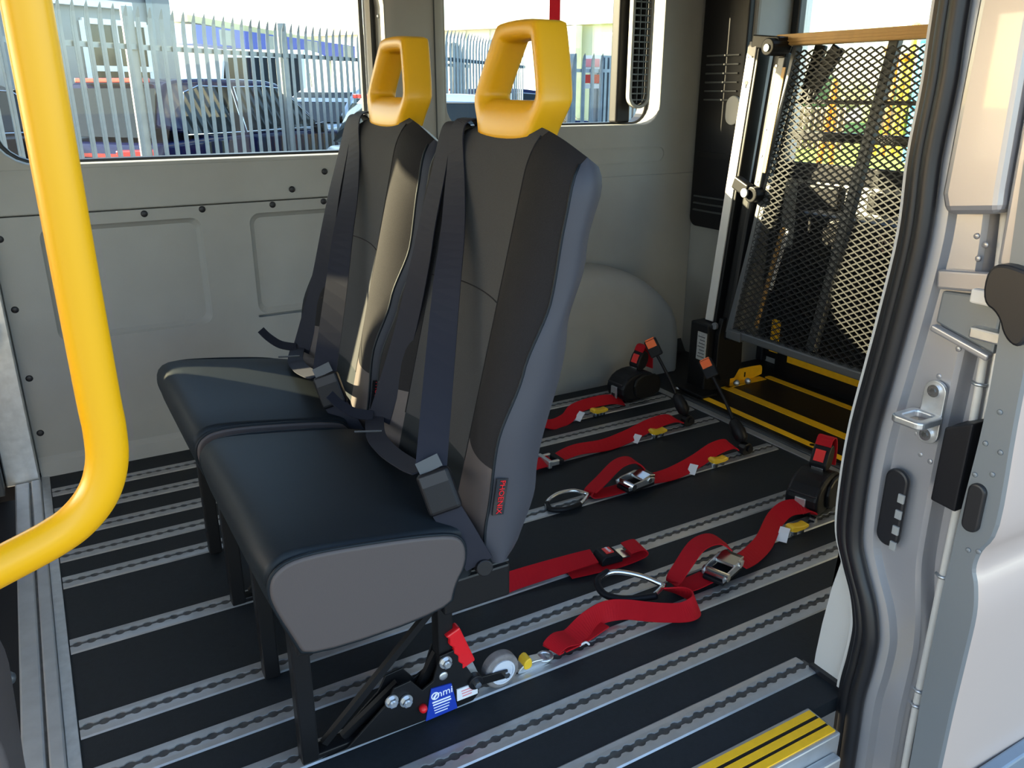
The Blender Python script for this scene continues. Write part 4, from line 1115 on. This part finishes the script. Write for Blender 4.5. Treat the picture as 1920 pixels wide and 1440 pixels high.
MB().bar(pp_(1.895,pz0+0.02,0.05), pp_(1.875,0.60,0.05), 0.010, 0.010, up=(1,0,0)).build('yellow_strip', 'ochre', platf)
MB().bar(pp_(1.86,0.40,0.04), pp_(1.845,0.60,0.04), 0.010, 0.006, up=(1,0,0)).build('pale_strip', 'cream', platf)
MB().bar(pp_(1.885,0.98,0.03), pp_(1.80,1.14,0.03), 0.045, 0.018, up=(1,0,0)).build('fold_link', 'black_metal', platf, bevel=0.004)
MB().bar(pp_(1.90,1.02,0.05), pp_(1.885,1.15,0.05), 0.040, 0.018, up=(1,0,0)).build('fold_link', 'black_metal', platf, bevel=0.004)
# top plank: ribbed ochre grip board
bd = MB().bar(pp_(2.0,1.166,0.0), pp_(PY0-0.05,1.166,0.0), 0.050, 0.034).build('grip_board', 'ochre', lift, bevel=0.002)
for k in range(4):
    MB().bar(pp_(2.002,1.154+k*0.0085,-0.026), pp_(PY0-0.05,1.156+k*0.0085,-0.026), 0.004, 0.005).build('grip_ridge', 'ochre', bd)
# expanded metal
mb = MB(); cw, ch = 0.034, 0.0195
ny = int((PY1-PY0-0.01)/(cw/2)); nz = int((pz1-pz0-0.02)/(ch/2))
th = 0.0034
for r_ in range(nz):
    za = pz0+0.012+r_*ch/2; zb = za+ch/2
    for c_ in range(ny):
        ya = PY1-0.006-c_*cw/2-(za-pz0)*0.012; yb_ = ya-cw/2
        z_s, z_e = (za, zb) if (r_+c_) % 2 == 0 else (zb, za)
        p = pp_(ya, z_s, -0.010); q = pp_(yb_, z_e, -0.010)
        d = (q-p).normalized(); sdv = d.cross(V(1,0,0)).normalized()*(th/2); fx_ = V(0.0035,0,0)
        mb.add([p-sdv-fx_, p+sdv-fx_, q+sdv-fx_, q-sdv-fx_, p-sdv+fx_, p+sdv+fx_, q+sdv+fx_, q-sdv+fx_],
               [(0,1,2,3),(7,6,5,4),(0,4,5,1),(3,2,6,7)])
mesh_ = mb.build('mesh_panel', 'mesh_metal', platf); mesh_['kind'] = 'stuff'
# black control box with round emblem behind the mesh
pb = MB().box((2.20,1.15,0.30),(2.32,1.92,0.640)).build('pump_box', 'black_plastic', lift, bevel=0.02, seg=3)
MB().tube([V(2.198,1.555+0.026*math.cos(a),0.590+0.026*math.sin(a)) for a in [2*PI*i/20 for i in range(20)]],0.0025,6,closed=True).build('emblem_ring', 'emblem', pb, smooth=True)
for a, b in (((1.570,0.578),(1.568,0.602)),((1.568,0.602),(1.555,0.585)),((1.555,0.585),(1.542,0.602)),((1.542,0.602),(1.540,0.578))):
    MB().bar((2.198,a[0],a[1]),(2.198,b[0],b[1]),0.004,0.003,up=(1,0,0)).build('emblem_letter', 'emblem', pb)

# =================================================================== OUTSIDE
GZ = -0.60
YAW0 = -0.28
def az_of(px):
    r = ROT @ _ray(px, 168); return math.atan2(r.x, r.y)
def at(px, dist, z=0.0):
    a = az_of(px); return V(dist*math.sin(a), dist*math.cos(a), GZ+z)
ground = struct(MB().box((-80,-60,GZ-0.2),(140,140,GZ)).build('ground', 'asphalt')); tag(ground, 'grey yard surface around the van')
def palisade(name, p, az, length, label, pitch=0.155, h=2.4, posts=2.75, m='galv', first=0.0, rails=(0.45,2.02)):
    d = V(math.sin(az), math.cos(az), 0); nrm = V(-d.y, d.x, 0)*-1
    if nrm.dot(-Vector((p.x,p.y,0))) < 0: nrm = -nrm        # towards the van
    root = thing(name, (p.x,p.y,GZ), label, 'fence')
    n = int(length/pitch)
    # one pale: W section with splayed pointed top
    me = MB(); w = 0.066
    cols = [(-w/2,0.012),(-w*0.18,-0.006),(0,0.004),(w*0.18,-0.006),(w/2,0.012)]
    lv = [(0.05,1.0,0),(h-0.22,1.0,0),(h-0.10,0.9,0.010),(h-0.04,0.55,0.028),(h,0.10,0.045)]
    vs = []
    for z, s0, out in lv:
        for (u, o) in cols: vs.append(d*(u*s0)+nrm*(o*s0+out)+V(0,0,z))
    fs = [(i*5+k,i*5+k+1,(i+1)*5+k+1,(i+1)*5+k) for i in range(4) for k in range(4)]
    me.add(vs, fs)
    first_o = None
    for i in range(n):
        q = p + d*(first+pitch*i)
        if first_o is None:
            mb = MB(); mb.v = [v+V(q.x,q.y,GZ) for v in me.v]; mb.f = list(me.f)
            first_o = mb.build('pale', m, root, origin=(q.x,q.y,GZ))
        else:
            o = first_o.copy(); COL.objects.link(o); o.parent = root; o.location = V(q.x,q.y,GZ)-ORG[root.name]
    for z in rails:
        a = p+d*0; b = p+d*length
        MB().bar(V(a.x,a.y,GZ+z)-nrm*0.03, V(b.x,b.y,GZ+z)-nrm*0.03, 0.045, 0.05).build('rail', m, root)
    k = 0.0
    while k <= length:
        q = p+d*k-nrm*0.10
        MB().box((q.x-0.055,q.y-0.055,GZ),(q.x+0.055,q.y+0.055,GZ+h)).build('post', m, root, bevel=0.006)
        k += posts
    return root
# nearest palisade: seen through the first window
fa = math.radians(53)
D0 = 7.0
pst = V(0,0,0)
def on_fence(px):
    a = az_of(px); r = D0/math.sin(fa-a); return V(r*math.sin(a), r*math.cos(a), 0)
q0 = on_fence(-260); qp = on_fence(548)
L0 = (qp-q0).length
k0 = L0 % 2.46
q0 = q0 + V(math.sin(fa),math.cos(fa),0)*k0
palisade('palisade_fence', q0, fa, L0-k0+5.4, 'galvanised palisade fence in front of the blue car', posts=2.46)
palisade('palisade_fence', at(838,12.3)-V(0,0,GZ), math.radians(45), 4.6, 'grey palisade fence seen past the near headrest', m='galv_blue')

# cars
def car(name, label, p, az, L, W, H, m, kind='suv', tail=True, cat='car'):
    root = thing(name, (p.x,p.y,GZ), label, cat)
    d = V(math.sin(az), math.cos(az), 0); r = V(d.y, -d.x, 0)
    def P(x, y, z): return V(p.x,p.y,GZ)+d*x+r*y+V(0,0,z)
    if kind == 'van':
        low = [(-L/2,0.35),(L/2-0.1,0.35),(L/2,0.6),(L/2-0.05,0.95),(L/2-0.55,1.15),(-L/2,1.15)]
        top = [(-L/2,1.10),(L/2-0.62,1.10),(L/2-1.25,H-0.12),(L/2-1.5,H),(-L/2+0.1,H),(-L/2,H-0.1)]
        wins = [[(L/2-1.75,1.18),(L/2-0.95,1.18),(L/2-1.30,H-0.50),(L/2-1.75,H-0.50)]]
    else:
        b = H*0.60
        low = [(-L/2+0.04,0.28),(L/2-0.15,0.26),(L/2,0.55),(L/2-0.05,0.78),(L/2-0.35,b-0.06),(L/2-1.25,b+0.04),(-L/2+0.1,b+0.04),(-L/2,b-0.14),(-L/2-0.02,0.55)]
        top = [(-L/2+0.12,b),(L/2-1.20,b),(L/2-2.0,H-0.06),(L/2-2.45,H),(-L/2+0.75,H),(-L/2+0.42,H-0.07)]
        wins = [[(-L/2+0.50,b+0.07),(-L/2+1.60,b+0.06),(-L/2+1.60,H-0.10),(-L/2+1.0,H-0.09),(-L/2+0.72,H-0.16)],
                [(-L/2+1.66,b+0.06),(L/2-1.42,b+0.06),(L/2-2.05,H-0.12),(L/2-2.45,H-0.09),(-L/2+1.66,H-0.10)]]
    def body(outl, w0, w1, ztop, zbot, nm, mm, par, bv):
        mb = MB(); o = chaikin(outl, 1); n = len(o); vs = []
        for s0 in (-1, 1):
            for (x, z) in o:
                t = (z-zbot)/(ztop-zbot); vs.append(P(x, s0*(w0+(w1-w0)*t)/2, z))
        mb.add(vs, [tuple(range(n))[::-1], tuple(range(n,2*n))]+[(i,(i+1)%n,n+(i+1)%n,n+i) for i in range(n)])
        return mb.build(nm, mm, par, smooth=True, bevel=bv, seg=3)
    zb = low[4][1] if kind == 'van' else H*0.60
    bo = body(low, W*0.97, W*0.97, 1.0, 0.3, 'body', m, root, 0.07)
    ca = body(top, W*0.94, W*0.74 if kind != 'van' else W*0.86, H, zb, 'cabin', m, root, 0.05)
    def wid(z):
        t = max(0,(z-zb)/(H-zb)); return (W*0.94+((W*0.74 if kind != 'van' else W*0.86)-W*0.94)*t)/2+0.006
    for w_ in wins:
        for s0 in (-1, 1):
            MB().add([P(x, s0*wid(z), z) for x, z in w_], [tuple(range(len(w_)))]).build('side_window', 'car_glass', ca, solid=0.006)
            MB().tube([P(x, s0*(wid(z)+0.004), z) for x, z in w_], 0.012, 6, closed=True).build('window_trim', 'chrome', ca)
    # front and rear screens
    if kind == 'van':
        ws = [(L/2-0.66,1.14),(L/2-1.22,H-0.20)]; rs_ = [(-L/2,1.3),(-L/2,H-0.35)]
    else:
        ws = [(L/2-1.26,H*0.60+0.05),(L/2-1.98,H-0.10)]; rs_ = [(-L/2+0.16,H*0.60+0.05),(-L/2+0.40,H-0.12)]
    for nm, (a, b), off in (('windscreen', ws, 0.02), ('rear_screen', rs_, -0.02)):
        MB().add([P(a[0]+off,-wid(a[1])*0.90,a[1]),P(a[0]+off,wid(a[1])*0.90,a[1]),P(b[0]+off,wid(b[1])*0.90,b[1]),P(b[0]+off,-wid(b[1])*0.90,b[1])],[(0,1,2,3)]).build(nm, 'car_glass', ca, solid=0.01)
    for x in (-L/2+0.85, L/2-0.90):
        for s0 in (-1, 1):
            wh = MB().cyl(P(x,s0*(W/2-0.22),0.34), P(x,s0*(W/2-0.005),0.34), 0.34, 24).build('wheel', 'tyre', root, bevel=0.03)
            MB().cyl(P(x,s0*(W/2-0.02),0.34), P(x,s0*(W/2+0.004),0.34), 0.20, 16).build('hub', 'car_silver', wh)
            MB().tube([P(x+0.40*math.cos(t),s0*(W/2-0.008),0.34+0.40*math.sin(t)) for t in [PI*i/12 for i in range(13)]],0.022,6).build('arch_trim', 'tyre', bo)
    if tail:
        for s0 in (-1, 1):
            MB().bar(P(-L/2-0.01,s0*W*0.18,H*0.52),P(-L/2+0.04,s0*W*0.46,H*0.53),0.05,0.12).build('tail_light', 'tail_red', bo, bevel=0.02)
        if kind != 'van':
            MB().bar(P(-L/2-0.02,-W*0.2,H*0.52),P(-L/2-0.02,W*0.2,H*0.52),0.03,0.04).build('light_bar', 'tail_red', bo)
            MB().bar(P(-L/2+0.42,-W*0.26,H-0.03),P(-L/2+0.42,W*0.26,H-0.03),0.16,0.05).build('spoiler', 'tail_red', ca, bevel=0.01)
    for s0 in (-1, 1):
        MB().bar(P(L/2-1.50,s0*W*0.46,H*0.62),P(L/2-1.50,s0*(W*0.46+0.20),H*0.64),0.10,0.14).build('mirror', 'car_black', ca, bevel=0.03)
    for s0 in (-1, 1):
        MB().bar(P(L/2-0.06,s0*W*0.26,H*0.44),P(L/2-0.20,s0*W*0.46,H*0.47),0.06,0.10).build('headlight', 'chrome', bo, bevel=0.02)
    return root
car('parked_car', 'dark blue car with red tail lights behind the fence', at(418,12.6), math.radians(50), 4.75, 1.85, 1.74, 'car_blue')
car('parked_van', 'white van with its windscreen towards the fence', at(520,21.0), math.radians(205), 5.2, 2.0, 2.45, 'car_white', 'van', tail=False, cat='van')
car('parked_van', 'white van parked behind the blue car', at(410,28.0), math.radians(100), 5.6, 2.0, 2.55, 'car_white', 'van', cat='van')
car('parked_car', 'pale silver car beside the white van', at(622,17.5), math.radians(235), 4.4, 1.85, 1.66, 'car_silver', tail=False)
car('parked_car', 'pale car with a red tail light parked beyond both headrests', at(920,11.0), math.radians(95), 4.0, 1.75, 1.57, 'car_white')
car('parked_car', 'dark car far left behind the yellow grab rail', at(-60,13.5), math.radians(60), 4.4, 1.8, 1.70, 'car_black')
car('parked_car', 'blue car framed by the near headrest opening', at(1000,19.0), math.radians(120), 4.3, 1.8, 1.64, 'car_blue')

# grey building on the left
def block(name, label, p, q, depth, h, m, cat='building'):
    p = Vector((p.x,p.y,0)); q = Vector((q.x,q.y,0)); d = (q-p).normalized(); nrm = V(-d.y,d.x,0)
    if nrm.dot(p) < 0: nrm = -nrm
    root = thing(name, (p.x,p.y,GZ), label, cat)
    L = (q-p).length
    def P(s, t, z): return p+d*s+nrm*t+V(0,0,GZ+z)
    mb = MB(); mb.add([P(0,0,0),P(L,0,0),P(L,depth,0),P(0,depth,0),P(0,0,h),P(L,0,h),P(L,depth,h),P(0,depth,h)],[(0,3,2,1),(4,5,6,7),(0,1,5,4),(1,2,6,5),(2,3,7,6),(3,0,4,7)])
    mb.build('wall', m, root)
    return root, P, L
gb, P, L = block('grey_building', 'grey rendered building with white framed windows', at(-200,15.2), at(338,17.8), 2.2, 6.5, 'render_grey')
for s0 in (0.15, 3.05):
    w_ = 1.25
    win = MB().bar(P(s0,-0.04,1.30),P(s0+w_,-0.04,1.30),0.06,0.07).build('window', 'white_frame', gb)
    for z in (1.95, 2.70): MB().bar(P(s0,-0.04,z),P(s0+w_,-0.04,z),0.06,0.09).build('window_bar', 'white_frame', win)
    for s1 in (0.0, 0.62, 1.25): MB().bar(P(s0+s1,-0.04,1.3),P(s0+s1,-0.04,2.7),0.06,0.08).build('window_bar', 'white_frame', win)
    for s1 in (0.0, 0.62):
        for za, zb in ((1.32,1.93),(1.97,2.68)):
            MB().add([P(s0+s1+0.04,-0.015,za),P(s0+s1+0.59,-0.015,za),P(s0+s1+0.59,-0.015,zb),P(s0+s1+0.04,-0.015,zb)],[(0,1,2,3)]).build('pane', 'car_glass', win, solid=0.01)
MB().bar(P(L-0.5,-0.06,0),P(L-0.5,-0.06,6.4),0.10,0.10).build('drain_pipe', 'galv', gb)
MB().bar(P(2.45,-0.06,0),P(2.45,-0.06,6.4),0.30,0.10).build('pilaster', 'galv_blue', gb)
MB().bar(P(0,-0.08,2.98),P(L-0.9,-0.08,2.98),0.12,0.12).build('cable_tray', 'white_frame', gb)
# blue canopy and warehouses
cn, P, L = block('blue_canopy', 'long building with blue fascia behind the vans', at(345,30), at(625,36), 8, 2.9, 'cladding')
MB().bar(P(-0.2,-0.5,3.22),P(L+0.3,-0.5,2.95),0.9,0.55).build('fascia', 'blue_fascia', cn)
MB().bar(P(-0.2,-0.2,3.68),P(L+0.3,1.0,3.38),0.9,0.20).build('roof_edge', 'roof_yellow', cn)
for k in range(5): MB().bar(P(0.5+k*2.2,-0.9,3.2-0.06*k),P(1.4+k*2.2,-0.98,3.16-0.06*k),0.04,0.45).build('fascia_panel', 'galv', cn)
wh_, P, L = block('warehouse', 'long cream clad warehouse beyond the rear side window', at(560,46), at(1290,34), 10, 4.15, 'cladding')
MB().bar(P(-0.2,-0.15,4.2),P(L+0.2,-0.15,4.2),0.4,0.30).build('gutter', 'brick_pale', wh_)
MB().bar(P(L-5.2,-0.2,0),P(L-5.2,-0.2,4.0),1.6,0.3).build('pier', 'brick_pale', wh_)
for k in range(int(L/1.25)): MB().bar(P(0.6+k*1.25,-0.03,0),P(0.6+k*1.25,-0.03,4.0),0.05,0.05).build('cladding_rib', 'cladding', wh_)
# steel gate and corrugated screen with a warning sign
sg, P, L = block('corrugated_screen', 'blue grey corrugated steel screen beside the red sign', at(1118,14.6), at(1215,15.4), 0.1, 2.15, 'galv_blue', 'screen')
for k in range(12): MB().bar(P(0.05+k*L/12,-0.03,0.05),P(0.05+k*L/12,-0.03,2.12),0.06,0.05).build('corrugation', 'galv_blue', sg)
pn = thing('warning_sign', tuple(at(1109,14.2)), 'red and white warning sign on a thin post by the gate', 'sign')
q = at(1109,14.2); dd = V(math.cos(az_of(1109)),-math.sin(az_of(1109)),0)
MB().bar(q, q+V(0,0,2.1),0.05,0.05).build('sign_post', 'galv', pn)
MB().bar(q-dd*0.14+V(0,0,2.0)-V(0.05,0.06,0),q+dd*0.14+V(0,0,2.0)-V(0.05,0.06,0),0.02,0.26).build('sign_board', 'paper', pn)
MB().bar(q-dd*0.12+V(0,0,2.02)-V(0.06,0.075,0),q+dd*0.12+V(0,0,2.02)-V(0.06,0.075,0),0.006,0.12).build('sign_picture', 'ink_red', pn)
MB().bar(q-dd*0.14+V(0,0,1.78)-V(0.05,0.06,0),q+dd*0.14+V(0,0,1.78)-V(0.05,0.06,0),0.02,0.13).build('sign_board', 'sign_red', pn)
MB().bar(q-dd*0.14+V(0,0,1.67)-V(0.05,0.06,0),q+dd*0.14+V(0,0,1.67)-V(0.05,0.06,0),0.02,0.07).build('sign_board', 'paper', pn)
palisade('palisade_fence', at(1076,13.8)-V(0,0,GZ), math.radians(100), 0.75, 'narrow steel gate beside the red sign', m='galv_blue', h=2.15, posts=3.0, rails=(0.4,1.9))
# playground behind the rear doors
lw = struct(MB().box((14,4,GZ+0.001),(70,30,GZ+0.02)).build('lawn', 'lawn')); tag(lw, 'bright green lawn behind the van')
pg = thing('climbing_frame', tuple(at(1680,24)), 'orange and yellow playground climbing frame behind the mesh', 'climbing frame')
for px, h, m in ((1655,2.5,'play_yellow'),(1672,2.9,'play_orange'),(1688,2.3,'play_yellow'),(1700,3.0,'play_yellow')):
    q = at(px,24); MB().cyl(q, q+V(0,0,h), 0.07, 12).build('post', m, pg)
    MB().dome(q+V(0,0,h),(0,0,1),0.13,0.18,12).build('finial', 'play_orange', pg, smooth=True)
MB().bar(at(1655,24,0.9),at(1700,24,0.9),0.06,0.5).build('panel', 'timber', pg)
MB().bar(at(1655,24,1.7),at(1700,24,1.7),0.06,0.08).build('rail', 'play_orange', pg)
sl = thing('play_tower', tuple(at(1733,22)), 'tall blue play tower at the edge of the rear window', 'play tower')
MB().cyl(at(1733,22), at(1733,22,2.6), 0.24, 20).build('tube', 'play_blue', sl); MB().dome(at(1733,22,2.6),(0,0,1),0.24,0.3,20).build('cap', 'play_blue', sl, smooth=True)
sw = thing('swing_frame', tuple(at(1565,20)), 'orange swing frame left of the climbing frame', 'swing')
for px in (1552, 1576): MB().cyl(at(px,20), at(1564,20,1.8), 0.06, 12).build('leg', 'play_orange', sw)
MB().cyl(at(1564,20,1.8), at(1564,22,1.8), 0.05, 12).build('beam', 'play_yellow', sw)
tf = thing('timber_fence', tuple(at(1490,26)), 'low brown timber fence beyond the rear window', 'fence')
for k in range(14):
    a = at(1440+k*11,26); b = at(1440+k*11+9,26)
    MB().bar(V((a.x+b.x)/2,(a.y+b.y)/2,GZ),V((a.x+b.x)/2,(a.y+b.y)/2,GZ+1.15),0.16,0.03).build('board', 'timber', tf)
def bush(px, dist, r, h, label):
    q = at(px, dist); root = thing('bush', tuple(q), label, 'bush')
    mb = MB()
    for k in range(9):
        c = q+V(random.uniform(-r,r)*0.6,random.uniform(-r,r)*0.6,h*random.uniform(0.35,0.8)); rr = r*random.uniform(0.35,0.6)
        bm = bmesh.new(); bmesh.ops.create_icosphere(bm, subdivisions=2, radius=rr)
        for v in bm.verts: v.co *= random.uniform(0.82,1.12)
        bm.verts.ensure_lookup_table()
        mb.add([c+v.co for v in bm.verts], [tuple(v.index for v in f.verts) for f in bm.faces]); bm.free()
    mb.build('foliage', 'play_green', root)
bush(1590,50,1.2,1.9,'dark green bush behind the orange swing frame'); bush(1720,30,1.4,1.4,'green bush at the foot of the blue tower'); bush(1515,46,1.5,2.4,'green tree beyond the timber fence')
